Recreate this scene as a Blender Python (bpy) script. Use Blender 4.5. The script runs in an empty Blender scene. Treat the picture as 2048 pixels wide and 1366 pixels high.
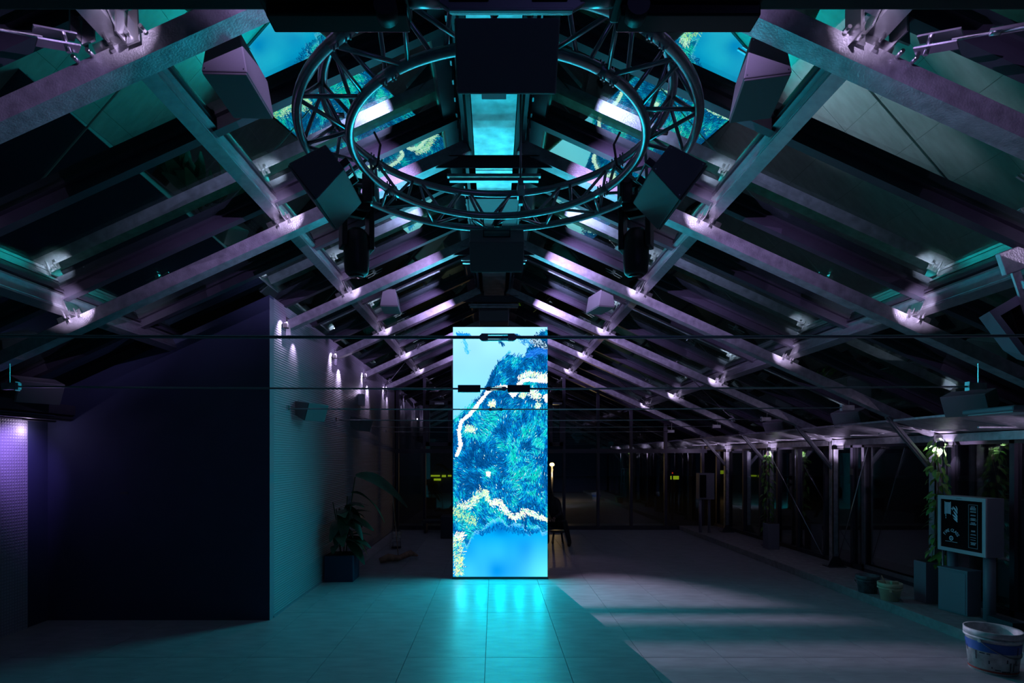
import bpy, bmesh, math, random
import numpy as np
from mathutils import Vector, Matrix, Euler
random.seed(7)
PI = math.pi
SC = bpy.context.scene
COL = SC.collection

# ------------------------------------------------------------------ camera, world, exposure
F = 1105.0; CX = 988.0; CY = 915.0; CH = 1.9
cam_d = bpy.data.cameras.new('camera'); cam = bpy.data.objects.new('camera', cam_d); COL.objects.link(cam)
cam.location = (0, 0, CH); cam.rotation_euler = (PI/2, 0, 0)
cam_d.sensor_width = 36; cam_d.lens = F/2048*36
cam_d.shift_x = (1024-CX)/2048; cam_d.shift_y = (CY-683)/2048
cam_d.clip_start = .02
SC.camera = cam
w = bpy.data.worlds.new('night'); SC.world = w; w.use_nodes = True
w.node_tree.nodes['Background'].inputs[0].default_value = (.10, .11, .30, 1)
w.node_tree.nodes['Background'].inputs[1].default_value = .004
SC.view_settings.view_transform = 'Standard'; SC.view_settings.look = 'None'
SC.view_settings.exposure = 0; SC.view_settings.gamma = 1
LAV = (.60, .42, 1.0); WHI = (.78, .62, 1.0); BLU = (.38, .22, 1.0)

def aim(o, target):
    o.rotation_euler = (Vector(target)-o.location).to_track_quat('-Z', 'Y').to_euler()
def spot(loc, target, power, col, ang=60, blend=.6, size=.03):
    d = bpy.data.lights.new('spot', 'SPOT'); d.energy = power; d.color = col; d.spot_size = math.radians(ang)
    d.spot_blend = blend; d.shadow_soft_size = size
    o = bpy.data.objects.new('spot_light', d); COL.objects.link(o); o.location = loc; aim(o, target); return o
def point(loc, power, col, size=.02):
    d = bpy.data.lights.new('point', 'POINT'); d.energy = power; d.color = col; d.shadow_soft_size = size
    o = bpy.data.objects.new('point_light', d); COL.objects.link(o); o.location = loc; return o
def area(loc, target, power, col, sx, sy):
    d = bpy.data.lights.new('area', 'AREA'); d.energy = power; d.color = col; d.shape = 'RECTANGLE'; d.size = sx; d.size_y = sy
    o = bpy.data.objects.new('area_light', d); COL.objects.link(o); o.location = loc; aim(o, target); return o

S0 = 2.75; SP = 2.10
FR = [S0+SP*i for i in range(6)]          # frames A..F
PITCH = .455; TH = math.atan(PITCH)
def ztop(x): return 4.81-PITCH*abs(x)     # top line of the rafters
ZG = .23                                  # glass above rafter top
XE = 5.60; XW = -2.62; YB = 6.45; YF = 14.55; XLW = -5.21

# light from the lamps that sit on the frames (see uplight fixtures below)
for i, y in enumerate(FR):
    for s in (-1, 1):
        pw = ([22, 34, 16, 40, 16, 14] if s < 0 else [22, 34, 44, 60, 16, 26])[i]
        spot((s*.42, y-.75, 4.22), (s*1.0, y+.03, ztop(1.0)-.05), pw*10, LAV, 46, 1, .0)
        spot((s*.60, y-.95, 3.95), (s*2.4, y+.03, ztop(2.4)-.05), pw*(7.5 if s > 0 or i < 2 else 3.4), LAV, 26, 1, .0)
# narrow lights at the purlin knots, in front of frames
for i, y in enumerate(FR):
    for s in (-1, 1):
        for k, xx in enumerate((1.88, 3.72)):
            if s < 0 and xx > 3 and i > 1: continue
            pw = [2.6, 3.0, 1.6, 1.5, 1.3, 1.0][i]*(1 if k == 0 else 1.5)
            spot((s*(xx-.16), y-.30, ztop(xx-.16)-.02), (s*(xx-.03), y-.02, ztop(xx)+.10), pw*6.5, WHI, 76, 1, .0)
# wall washers where the rafters meet the partition
for i, y in enumerate(FR[2:]):
    spot((XW+.12, y-.16, ztop(XW)-.0), (XW, y-.16, ztop(XW)-.16), [22, 34, 32, 28][i], WHI, 84, 1, .0)
    spot((XW+.12, y+.26, ztop(XW)-.20), (XW, y+.26, ztop(XW)-.36), [8, 34, 32, 10][i], WHI, 84, 1, .0)
# eave lights right
for i, y in enumerate(FR[1:]):
    spot((XE-.14, y-.16, 1.98), (XE+.02, y-.02, 2.12), [14, 20, 15, 11, 8][i], WHI, 150, .6, .0)
    spot((XE-.32, y+.5, 2.02), (XE-.25, y+.9, 2.3), 5.0, WHI, 120, 1, .0)
spot((-4.7, 5.75, 2.25), (-5.19, 5.98, 1.9), 34, BLU, 80, 1, .0)
point((-5.12, 6.08, 2.2), 1.1, WHI, .0)
# the purple floor lights at the far end of the ridge, beyond the screen
spot((.0, 13.9, 3.3), (2.7, 5.4, 0), 2500, (.74, .54, .88), 27, .8, .006)  # main
spot((.1, 14.0, 3.9), (1.7, 9.6, 0), 60, (.80, .45, .85), 26, .9, .04)
# added spot grid before the LED screen, boosting its glow into the hall
for k in range(30):
    xx = .098-.60+.3*(k % 5); zz = .35+.65*(k//5)
    spot((xx, 8.59, zz), (xx, 2.0, zz-3.2), 11.5, (0, .66, .84), 174, 1, .0)
# faint blue violet fill light added behind the camera
area((1.2, -1.0, 4.0), (-.5, 6, 3.4), 4, (.30, .28, 1.0), 2.0, 1.0)

# ------------------------------------------------------------------ materials
def newmat(name):
    m = bpy.data.materials.new(name); m.use_nodes = True
    return m, m.node_tree, m.node_tree.nodes['Principled BSDF']
def pmat(name, col, rough=.5, metal=0, nscale=0, namt=.3, bump=0, bscale=60, spec=.5, aniso=None, streak=(1, 1, 1)):
    m, t, b = newmat(name)
    b.inputs['Base Color'].default_value = (*col, 1); b.inputs['Roughness'].default_value = rough
    b.inputs['Metallic'].default_value = metal; b.inputs['Specular IOR Level'].default_value = spec
    tc = t.nodes.new('ShaderNodeTexCoord'); mp = t.nodes.new('ShaderNodeMapping'); mp.inputs['Scale'].default_value = streak
    t.links.new(tc.outputs['Object'], mp.inputs[0])
    if nscale:
        n = t.nodes.new('ShaderNodeTexNoise'); n.inputs['Scale'].default_value = nscale; n.inputs['Detail'].default_value = 6
        t.links.new(mp.outputs[0], n.inputs[0])
        r = t.nodes.new('ShaderNodeValToRGB')
        r.color_ramp.elements[0].position = .3; r.color_ramp.elements[1].position = .7
        r.color_ramp.elements[0].color = (*[c*(1-namt) for c in col], 1); r.color_ramp.elements[1].color = (*[min(1, c*(1+namt)) for c in col], 1)
        t.links.new(n.outputs[0], r.inputs[0]); t.links.new(r.outputs[0], b.inputs['Base Color'])
    if bump:
        n2 = t.nodes.new('ShaderNodeTexNoise'); n2.inputs['Scale'].default_value = bscale; n2.inputs['Detail'].default_value = 4
        bp = t.nodes.new('ShaderNodeBump'); bp.inputs['Strength'].default_value = bump; bp.inputs['Distance'].default_value = .01
        t.links.new(mp.outputs[0], n2.inputs[0]); t.links.new(n2.outputs[0], bp.inputs['Height']); t.links.new(bp.outputs[0], b.inputs['Normal'])
    return m
M = {}
M['galv'] = pmat('galvanised_steel', (.42, .42, .45), .38, .75, 14, .25, .25, 90)
M['purlin'] = pmat('aluminium_purlin', (.30, .31, .33), .33, .8, 20, .12)
M['bar'] = pmat('dark_aluminium', (.05, .048, .065), .42, .3, 10, .1)
M['ridge'] = pmat('ridge_sheet', (.50, .52, .53), .35, .85, 9, .3, .1, 30)
M['truss'] = pmat('truss_tube', (.42, .43, .46), .30, .9, 30, .12)
M['black'] = pmat('black_plastic', (.018, .018, .02), .45, 0)
M['rig'] = pmat('black_powdercoat', (.02, .02, .022), .5, .1)
M['spk'] = pmat('speaker_paint', (.14, .14, .15), .5, 0, 200, .06, .08, 500)
M['grille'] = pmat('speaker_grille', (.13, .13, .14), .6, .1, 0, 0, .3, 600)
M['steel'] = pmat('bright_steel', (.7, .7, .72), .25, 1)
M['rod'] = pmat('rod_steel', (.30, .30, .32), .35, .8)
M['floor'] = pmat('floor_slab', (.05, .05, .05), .8)
M['tile'] = pmat('stone_tile', (.30, .31, .32), .40, 0, 3.0, .18, .12, 22, .45, streak=(1, 3.2, 1))
M['plaster'] = pmat('dark_plaster', (.030, .042, .09), .85, 0, 4, .06)
M['curb'] = pmat('concrete', (.26, .25, .25), .8, 0, 12, .2, .3, 40)
M['white'] = pmat('white_enamel', (.5, .5, .53), .4)
M['cab'] = pmat('grey_enamel', (.18, .18, .22), .45)
M['print'] = pmat('white_print', (.75, .75, .85), .5)
M['panelblack'] = pmat('black_glass_panel', (.004, .004, .005), .12)
M['bucket'] = pmat('bucket_white', (.50, .50, .50), .5, 0, 14, .35)
M['bucketdark'] = pmat('bucket_dark', (.10, .11, .12), .55, 0, 20, .5)
M['blue'] = pmat('bucket_band_blue', (.02, .10, .35), .5)
M['red'] = pmat('bucket_band_red', (.4, .04, .03), .5)
M['leaf'] = pmat('leaf_green', (.12, .30, .05), .45, 0, 20, .35)
M['leafdark'] = pmat('leaf_dark', (.02, .06, .03), .4, 0, 8, .3)
M['stem'] = pmat('stem_brown', (.12, .08, .04), .7)
M['wood'] = pmat('driftwood', (.35, .20, .12), .8, 0, 12, .4, .4, 30)
M['soil'] = pmat('soil', (.03, .02, .015), .95, 0, 60, .4, .6, 80)
M['cream'] = pmat('cream_plastic', (.55, .50, .32), .5)
M['ground'] = pmat('night_ground', (.05, .05, .05), .9, 0, 3, .3)
M['cloth'] = pmat('black_clothing', (.012, .012, .014), .8)
M['skin'] = pmat('skin', (.35, .20, .14), .55)

def ribs(name, col, rough, freq, axis, strength, dots=False):
    m, t, b = newmat(name); b.inputs['Base Color'].default_value = (*col, 1); b.inputs['Roughness'].default_value = rough
    tc = t.nodes.new('ShaderNodeTexCoord'); sx = t.nodes.new('ShaderNodeSeparateXYZ'); t.links.new(tc.outputs['Object'], sx.inputs[0])
    def wave(sock, fr):
        a = t.nodes.new('ShaderNodeMath'); a.operation = 'MULTIPLY'; a.inputs[1].default_value = fr*2*PI; t.links.new(sock, a.inputs[0])
        s = t.nodes.new('ShaderNodeMath'); s.operation = 'SINE'; t.links.new(a.outputs[0], s.inputs[0]); return s.outputs[0]
    h = wave(sx.outputs[axis], freq)
    if dots:
        h2 = wave(sx.outputs[1], freq)
        mm = t.nodes.new('ShaderNodeMath'); mm.operation = 'MINIMUM'; t.links.new(h, mm.inputs[0]); t.links.new(h2, mm.inputs[1]); h = mm.outputs[0]
    bp = t.nodes.new('ShaderNodeBump'); bp.inputs['Strength'].default_value = strength; bp.inputs['Distance'].default_value = .006
    t.links.new(h, bp.inputs['Height']); t.links.new(bp.outputs[0], b.inputs['Normal'])
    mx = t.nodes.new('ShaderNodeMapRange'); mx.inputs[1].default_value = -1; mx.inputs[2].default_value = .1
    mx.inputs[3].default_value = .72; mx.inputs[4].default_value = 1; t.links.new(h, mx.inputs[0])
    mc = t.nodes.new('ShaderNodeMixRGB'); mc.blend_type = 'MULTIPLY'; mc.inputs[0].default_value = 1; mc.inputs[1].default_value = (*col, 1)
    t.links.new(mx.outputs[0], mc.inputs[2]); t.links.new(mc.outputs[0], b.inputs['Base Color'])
    return m
M['ribwall'] = ribs('ribbed_wall_panel', (.27, .27, .30), .5, 34, 2, .35)
M['dotwall'] = ribs('perforated_wall_panel', (.45, .43, .5), .5, 30, 2, .5, True)

def emis(name, col, st):
    m = bpy.data.materials.new(name); m.use_nodes = True; t = m.node_tree; t.nodes.clear()
    e = t.nodes.new('ShaderNodeEmission'); e.inputs[0].default_value = (*col, 1); e.inputs[1].default_value = st
    o = t.nodes.new('ShaderNodeOutputMaterial'); t.links.new(e.outputs[0], o.inputs[0]); return m
M['lens'] = emis('lamp_lens', (.85, .6, 1), 14)
M['warm'] = emis('warm_lamp', (1, .6, .2), 9)
M['lime'] = emis('lime_lit_window', (.55, .75, .02), .55)
M['redled'] = emis('red_signal', (1, .05, .02), .8)

def glass(name, f0, f1, tint=(.95, 1, 1, 1)):
    m = bpy.data.materials.new(name); m.use_nodes = True; t = m.node_tree; t.nodes.clear()
    o = t.nodes.new('ShaderNodeOutputMaterial'); mx = t.nodes.new('ShaderNodeMixShader')
    tr = t.nodes.new('ShaderNodeBsdfTransparent'); tr.inputs[0].default_value = (.80, .84, .84, 1)
    gl = t.nodes.new('ShaderNodeBsdfGlossy'); gl.inputs['Roughness'].default_value = 0; gl.inputs[0].default_value = tint
    lw = t.nodes.new('ShaderNodeLayerWeight'); lw.inputs[0].default_value = .35
    mr = t.nodes.new('ShaderNodeMapRange'); mr.inputs[3].default_value = f0; mr.inputs[4].default_value = f1
    t.links.new(lw.outputs['Facing'], mr.inputs[0]); t.links.new(mr.outputs[0], mx.inputs[0])
    t.links.new(tr.outputs[0], mx.inputs[1]); t.links.new(gl.outputs[0], mx.inputs[2]); t.links.new(mx.outputs[0], o.inputs[0]); return m
M['roofglass'] = glass('coated_roof_glass', .80, .12, (.60, 1, .78, 1))
M['wallglass'] = glass('window_glass', .10, .7)

# ------------------------------------------------------------------ mesh helpers
class MB:
    def __init__(s): s.v = []; s.f = []; s.sm = []
    def add(s, vs, fs, smooth=False):
        n = len(s.v); s.v += [tuple(v) for v in vs]; s.f += [tuple(i+n for i in f) for f in fs]; s.sm += [smooth]*len(fs); return s
    def box(s, x0, x1, y0, y1, z0, z1, mat=None):
        vs = [Vector((x, y, z)) for x in (x0, x1) for y in (y0, y1) for z in (z0, z1)]
        if mat is not None: vs = [mat @ v for v in vs]
        return s.add(vs, [(0, 1, 3, 2), (4, 6, 7, 5), (0, 4, 5, 1), (2, 3, 7, 6), (0, 2, 6, 4), (1, 5, 7, 3)])
    def prism(s, poly, p, d, u, vdir):
        # poly in (a,b) -> p + a*u + b*vdir, extruded by d
        p, d, u, vdir = map(Vector, (p, d, u, vdir)); n = len(poly)
        a = [p+u*q[0]+vdir*q[1] for q in poly]; b = [q+d for q in a]
        return s.add(a+b, [tuple(range(n))[::-1], tuple(range(n, 2*n))]+[(i, (i+1) % n, n+(i+1) % n, n+i) for i in range(n)])
    def tube(s, pts, r, n=10, closed=False, cap=True):
        pts = [Vector(p) for p in pts]; m = len(pts); vs = []; up = None
        for i, p in enumerate(pts):
            if closed: t = pts[(i+1) % m]-pts[i-1]
            else: t = pts[min(i+1, m-1)]-pts[max(i-1, 0)]
            t.normalize()
            if up is None or abs(up.dot(t)) > .98: up = Vector((0, 0, 1)) if abs(t.z) < .9 else Vector((1, 0, 0))
            a = t.cross(up).normalized(); b = a.cross(t).normalized(); up = b
            rr = r[i] if isinstance(r, (list, tuple)) else r
            vs += [p+a*math.cos(2*PI*k/n)*rr+b*math.sin(2*PI*k/n)*rr for k in range(n)]
        fs = []
        for i in range(m if closed else m-1):
            j = (i+1) % m
            fs += [(i*n+k, i*n+(k+1) % n, j*n+(k+1) % n, j*n+k) for k in range(n)]
        base = len(s.v); s.add(vs, fs, True)
        if cap and not closed:
            s.f += [tuple(base+k for k in range(n))[::-1], tuple(base+(m-1)*n+k for k in range(n))]; s.sm += [False, False]
        return s
    def lathe(s, prof, n=24, c=(0, 0, 0)):
        vs = [(c[0]+r*math.cos(2*PI*k/n), c[1]+r*math.sin(2*PI*k/n), c[2]+z) for r, z in prof for k in range(n)]
        fs = [(i*n+k, i*n+(k+1) % n, (i+1)*n+(k+1) % n, (i+1)*n+k) for i in range(len(prof)-1) for k in range(n)]
        return s.add(vs, fs, True)
    def mesh(s, name):
        me = bpy.data.meshes.new(name); me.from_pydata(s.v, [], s.f); me.update()
        me.polygons.foreach_set('use_smooth', s.sm); return me
    def build(s, name, mat, parent=None, bevel=0, recalc=True):
        me = s.mesh(name); me.materials.append(M[mat] if isinstance(mat, str) else mat)
        if recalc:
            bm = bmesh.new(); bm.from_mesh(me); bmesh.ops.recalc_face_normals(bm, faces=bm.faces); bm.to_mesh(me); bm.free()
        o = bpy.data.objects.new(name, me); COL.objects.link(o)
        if parent: o.parent = parent
        if bevel:
            b = o.modifiers.new('bevel', 'BEVEL'); b.width = bevel; b.segments = 2; b.limit_method = 'ANGLE'
        return o
def tag(o, label=None, cat=None, group=None, kind=None):
    if label: o['label'] = label
    if cat: o['category'] = cat
    if group: o['group'] = group
    if kind: o['kind'] = kind
    return o
def empty(name, loc, rot=(0, 0, 0)):
    o = bpy.data.objects.new(name, None); COL.objects.link(o); o.location = loc; o.rotation_euler = rot; o.empty_display_size = .1; return o
def thing(name, label, cat, loc=(0, 0, 0), rot=(0, 0, 0), group=None): return tag(empty(name, loc, rot), label, cat, group)
def sub(o, parent, loc=None):
    c = o.copy(); COL.objects.link(c); c.parent = parent
    if loc is not None: c.location = loc
    return c
def copy_tree(o, parent=None):
    c = o.copy(); COL.objects.link(c)
    if parent: c.parent = parent
    for ch in list(o.children): copy_tree(ch, c)
    return c
def at(px, py, Y): return Vector(((px-CX)*Y/F, Y, CH-(py-CY)*Y/F))

# ------------------------------------------------------------------ floor with tiles
fl = MB().box(-5.6, 6.1, -1.2, YF+.6, -.12, -.012).build('floor', 'floor'); tag(fl, kind='structure')
TW = .7505; TL = 1.515; X0 = -.078
tm = MB().box(0, TW-.005, 0, TL-.005, -.012, 0).mesh('floor_tile'); tm.materials.append(M['tile'])
y = 5.2555-TL*4
while y < YF:
    for i in range(-7, 7):
        x = X0+i*TW
        if x > 4.86: continue
        o = bpy.data.objects.new('floor_tile', tm); COL.objects.link(o); o.parent = fl
        o.location = (x, y, random.uniform(-.0006, .0006))
        if x+TW > 4.87: o.scale.x = (4.868-x)/TW
    y += TL
gr = MB().box(-40, 40, YF+.7, 60, -.2, -.1).box(6.3, 40, -5, YF+.7, -.2, -.1).build('floor_outdoor', 'ground'); tag(gr, kind='structure')
# curb ledge on the right
cu = MB().box(4.87, 6.1, -1.2, YF, -.01, .108).build('trim_1', 'curb', bevel=.008); tag(cu, kind='structure')

# ------------------------------------------------------------------ walls
def zg(x): return ztop(x)+ZG
wl = MB().box(XLW-.12, XLW, -1.2, YB, 0, 2.32).build('wall_left', 'plaster'); tag(wl, kind='structure')
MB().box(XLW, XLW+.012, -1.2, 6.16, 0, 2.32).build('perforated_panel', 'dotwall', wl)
wf = MB().prism([(XLW, 0), (XW, 0), (XW, zg(XW)-.05), (XLW, zg(XLW)-.05)], (0, YB, 0), (0, .12, 0), (1, 0, 0), (0, 0, 1)).build('wall_front', 'plaster'); tag(wf, kind='structure')
MB().box(-4.36, -4.27, YB-.006, YB, 1.47, 1.50).build('pull_handle', 'bar', wf)
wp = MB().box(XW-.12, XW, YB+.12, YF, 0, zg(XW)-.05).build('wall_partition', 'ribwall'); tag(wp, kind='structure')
MB().box(XW-.002, XW+.004, YB-.004, YB+.12, 0, zg(XW)-.08).build('corner_trim', 'cab', wp)
bb = MB().box(XW, XW+.012, YB+.1, YF, 0, .02).build('baseboard_left', 'cab'); tag(bb, kind='structure')
br = MB().box(-6, 6.2, -1.3, -1.2, 0, 5.2).build('wall_back', 'plaster'); tag(br, kind='structure')

# ------------------------------------------------------------------ roof: glazing bars and panes
ceil = empty('ceiling', (0, 0, 0)); tag(ceil, kind='structure')
ca, sa = math.cos(TH), math.sin(TH)
def slope_mat(s, y=0):
    # local x runs down the slope, z = outward normal, y = along hall ; origin at apex of rafter top line
    m = Matrix.Identity(4)
    ex = Vector((s*ca, 0, -sa)); ez = Vector((s*sa, 0, ca)); ey = Vector((0, 1, 0))
    for i in range(3): m[i][0] = ex[i]; m[i][1] = ey[i]; m[i][2] = ez[i]; m[i][3] = (0, y, 4.81)[i]
    return m
nG = ZG*ca
bar_ys = [FR[0]-SP/2+i*SP/2-.02 for i in range(0, 13)]
Lfull = 5.75/ca
barm = MB()
barm.box(.22, Lfull, -.035, .035, .165*ca, .30*ca); barm.box(.22, Lfull, -.07, .07, .225, .275)
for s in (-1, 1):
    for k, by in enumerate([FR[0]-SP*1.5, FR[0]-SP]+bar_ys):
        o = barm.build('glazing_bar', 'bar', ceil) if (s == -1 and k == 0) else sub(first_bar, ceil)
        if s == -1 and k == 0: first_bar = o
        o.matrix_local = slope_mat(s, by)
purl_x = (1.88, 3.72)
# panes, one per bay between bars and purlins
segs = [(.30/ca, 1.85/ca), (1.91/ca, 3.69/ca), (3.75/ca, 5.74/ca)]
allb = [FR[0]-SP*1.5, FR[0]-SP]+bar_ys
sash_first = None
for si, (a, b) in enumerate(segs):
    pm = {}
    for s in (-1, 1):
        for k in range(len(allb)-1):
            y0, y1 = allb[k]+.05, allb[k+1]-.05
            key = round(y1-y0, 3)
            if key not in pm:
                q = MB().box(a, b, 0, y1-y0, .245, .262).mesh('pane'); q.materials.append(M['roofglass']); pm[key] = q
            o = bpy.data.objects.new('pane', pm[key]); COL.objects.link(o); o.parent = ceil; o.matrix_local = slope_mat(s, y0)
            # sloping tiny misalignments of real panes
            o.rotation_euler.x += random.uniform(-.0015, .0015)
# cross rails of the sashes next to each purlin line
rail = MB()
for x in (1.88, 3.72): rail.box(x/ca-.085, x/ca+.085, allb[0], allb[-1], .205, .268)
rail.box(.24/ca, .36/ca, allb[0], allb[-1], .19, .268)
for s in (-1, 1):
    o = rail.build('sash_rail', 'bar', ceil); o.matrix_local = slope_mat(s)
# vent hinges / window openers seen against the glass
op = MB(); op.box(0, .26, -.006, .006, .10, .112); op.box(.02, .24, -.004, .004, .13, .14); op.box(.10, .14, -.02, .02, .08, .14)
op_first = op.build('window_opener', 'steel', ceil); op_first.matrix_local = slope_mat(-1, FR[0]+.55) @ Matrix.Translation((3.35, 0, .07))
for s in (-1, 1):
    for k, f in enumerate(FR[:5]):
        for xx in (1.52, 3.35):
            if s == -1 and k == 0 and xx == 3.35: continue
            o = sub(op_first, ceil); o.matrix_local = slope_mat(s, f+.55) @ Matrix.Translation((xx, 0, .07)) @ Matrix.Rotation(.15, 4, 'Z')

# ------------------------------------------------------------------ purlins, ridge, eaves
pn = ['left roof purlin nearer the ridge, silvery aluminium', 'left roof purlin lower down, above the dark partition wall', 'right roof purlin nearer the ridge, silvery aluminium', 'right roof purlin lower down, ending over the window wall']
k = 0
for s in (-1, 1):
    for x in purl_x:
        xc = x/ca
        r = thing('purlin', pn[k], 'beam', (s*x, 0, ztop(x))); k += 1
        y1 = YF if not (s < 0 and x > 3) else YB
        b = MB().box(xc-.045, xc+.045, -1.1, y1, .045, .165).build('beam', 'purlin', r); b.matrix_world = slope_mat(s); b.matrix_parent_inverse = Matrix.Translation(-r.location)
        g = MB().box(xc-.075, xc+.075, -1.1, y1, .165, .185).box(xc-.049, xc-.045, -1.1, y1, .07, .08).box(xc+.045, xc+.05, -1.1, y1, .10, .112).build('flange', 'purlin', r)
        g.matrix_world = slope_mat(s); g.matrix_parent_inverse = Matrix.Translation(-r.location)
rb = thing('ridge_beam', 'flat sheet metal ridge beam running along the top of the roof', 'beam', (0, 0, 4.72))
for y0 in [-.9+i*SP for i in range(8)]:
    y1 = min(y0+SP-.01, YF-.02)
    if y1 <= y0: continue
    MB().box(-.18, .18, y0+.005, y1, -.012, .0).box(-.18, -.17, y0+.005, y1, 0, .2).box(.17, .18, y0+.005, y1, 0, .2).build('cover_sheet', 'ridge', rb)
for s in (-1, 1):
    MB().box(s*.24, s*.27, -.9, YF-.03, -.06, .22).box(s*.20, s*.30, -.9, YF-.03, .18, .22).build('side_rail', 'bar', rb)
MB().box(-.095, .095, 3.55, 4.32, -.022, -.012).build('access_cover', 'cab', rb, bevel=.004)
fin = MB()
for s in (-1, 1):
    for q in range(60):
        yy = 1.9+q*.20
        fin.box(s*.30, s*.312, yy, yy+.05, -.02, .20)
tag(fin.build('louvre_fins', 'purlin', rb), kind='stuff')

# eave beam right with gutter soffit
ev = thing('eave_beam', 'galvanised eave beam along the tops of the right window wall', 'beam', (XE, 0, 2.15))
MB().box(-.03, .05, -1.1, YF, -.055, .03).box(-.05, .06, -1.1, YF, .03, .036).build('beam', 'galv', ev)
for i in range(7):
    y0 = FR[0]-SP+i*SP+.06
    MB().prism([(-.02, .045), (-.62, .20), (-.62, .225), (-.55, .19), (-.02, .06)], (0, y0, 0), (0, min(SP-.12, YF-y0-.02), 0), (1, 0, 0), (0, 0, 1)).build('soffit_sheet', 'galv', ev)
    for q in (.3, .9, 1.5):
        if y0+q < YF: MB().box(-.5, -.05, y0+q, y0+q+.02, .06, .075).build('soffit_rib', 'galv', ev)
el = thing('eave_beam', 'dark left eave beam above the perforated wall panel', 'beam', (-5.21, 0, 2.34))
MB().box(-.3, .30, -1.1, YB-.01, .0, .03).box(.22, .28, -1.1, YB-.01, -.02, .05).box(.02, .10, -1.1, YB-.01, -.03, .0).build('beam', 'bar', el)
MB().box(.31, .325, 3.5, YB-.3, .02, .03).box(.11, .125, 3.5, YB-.5, -.03, -.018).build('edge_strip', 'steel', el)
MB().box(.05, .33, -1.1, YB-.01, .05, .16).build('gutter', 'bar', el)

# ------------------------------------------------------------------ portal frames
ORD = ['nearest', 'second', 'third', 'fourth', 'fifth', 'sixth']
def sub_box_slope(mb, s, x0, x1, y0, y1, z0, z1):
    m = slope_mat(s, 0); mb.box(x0/ca, x1/ca, y0, y1, z0, z1, m)
for i, y in enumerate(FR):
    r = thing('portal_frame', '%s galvanised steel roof frame counted from the camera' % ORD[i], 'roof frame', (0, y, 0), group='steel roof frames')
    for s in (-1, 1):
        x1 = XE+.02 if (s > 0) else (2.60 if i >= 2 else 5.1)
        mb = MB()
        x0 = .26
        # channel: web towards the camera, two flanges going back
        sub_box_slope(mb, s, x0, x1, 0, .010, -.110, 0)
        sub_box_slope(mb, s, x0, x1, .010, .115, -.110, -.100)
        sub_box_slope(mb, s, x0, x1, .010, .115, -.010, 0)
        rf = mb.build('rafter', 'galv', r)
        pm_ = MB(); sub_box_slope(pm_, s, x0-.012, x0, -.012, .125, -.125, .012)
        pm_.build('end_plate', 'steel', r)
        # bolts through the web at purlin knots
        bo = MB()
        for xx in (1.80, 1.90, 3.64, 3.74):
            if xx > x1: continue
            for zz in (-.02,):
                m = slope_mat(s, 0) @ Matrix.Translation((xx/ca, -.012, zz))
                bo.box(-.012, .012, -.006, .012, -.012, .012, m)
                m2 = slope_mat(s, 0) @ Matrix.Translation((xx/ca, -.03, .02)); bo.box(-.005, .005, -.012, .012, -.012, .03, m2)
        tag(bo.build('bolts', 'steel', r), kind='stuff')
        # cleats carrying the purlins
        for xx in purl_x:
            if xx > x1: continue
            cl = MB(); sub_box_slope(cl, s, xx-.10, xx+.10, .0, .012, 0, .05)
            sub_box_slope(cl, s, xx-.06, xx-.052, -.09, .06, .0, .12); cl.build('purlin_cleat', 'steel', r)
    # collar at the ridge
    cp = MB().prism([(-.53, 4.455), (.53, 4.455), (.40, 4.55), (-.40, 4.55)], (0, .02, 0), (0, .012, 0), (1, 0, 0), (0, 0, 1))
    cp.box(-.40, .40, .0, .10, 4.545, 4.555).build('collar_plate', 'bar', r)
    MB().box(-.42, .42, .10, .14, 4.42, 4.445).box(-.40, .40, .10, .14, 4.38, 4.41).build('collar_strip', 'ridge', r)
    # post on the right with base gussets and knee brace
    if i >= 1:
        p = MB().box(XE-.05, XE+.05, 0, .012, .11, 2.30).box(XE-.05, XE-.038, 0, .10, .11, 2.30).box(XE+.038, XE+.05, 0, .10, .11, 2.30)
        p.build('post', 'galv', r)
        MB().box(XE-.075, XE+.075, -.015, -.003, 2.10, 2.30).build('post_head_plate', 'steel', r)
        MB().prism([(-.14, .108), (.14, .108), (.05, .28), (-.05, .28)], (XE, -.012, 0), (0, .012, 0), (1, 0, 0), (0, 0, 1)).box(XE-.14, XE+.14, -.06, .14, .108, .12).build('base_gusset', 'bar', r)
        a = Vector((XE-.62, .05, ztop(XE-.62)-.12)); b = Vector((XE-.03, .05, 1.72)); d = (b-a).normalized(); n = Vector((0, 1, 0)); u = d.cross(n)
        kb = MB().prism([(-.02, -.03), (.02, -.03), (.02, .03), (-.02, .03)], a, b-a, n, u)
        kb.prism([(-.035, -.012), (-.02, -.012), (-.02, .012), (-.035, .012)], a, b-a, n, u)
        kb.build('knee_brace', 'purlin', r)
    # left side end: plate against partition or down to the eave
    if i >= 2: MB().box(XW, XW+.014, -.03, .13, ztop(XW)-.20, ztop(XW)+.05).build('wall_plate', 'steel', r)

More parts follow.
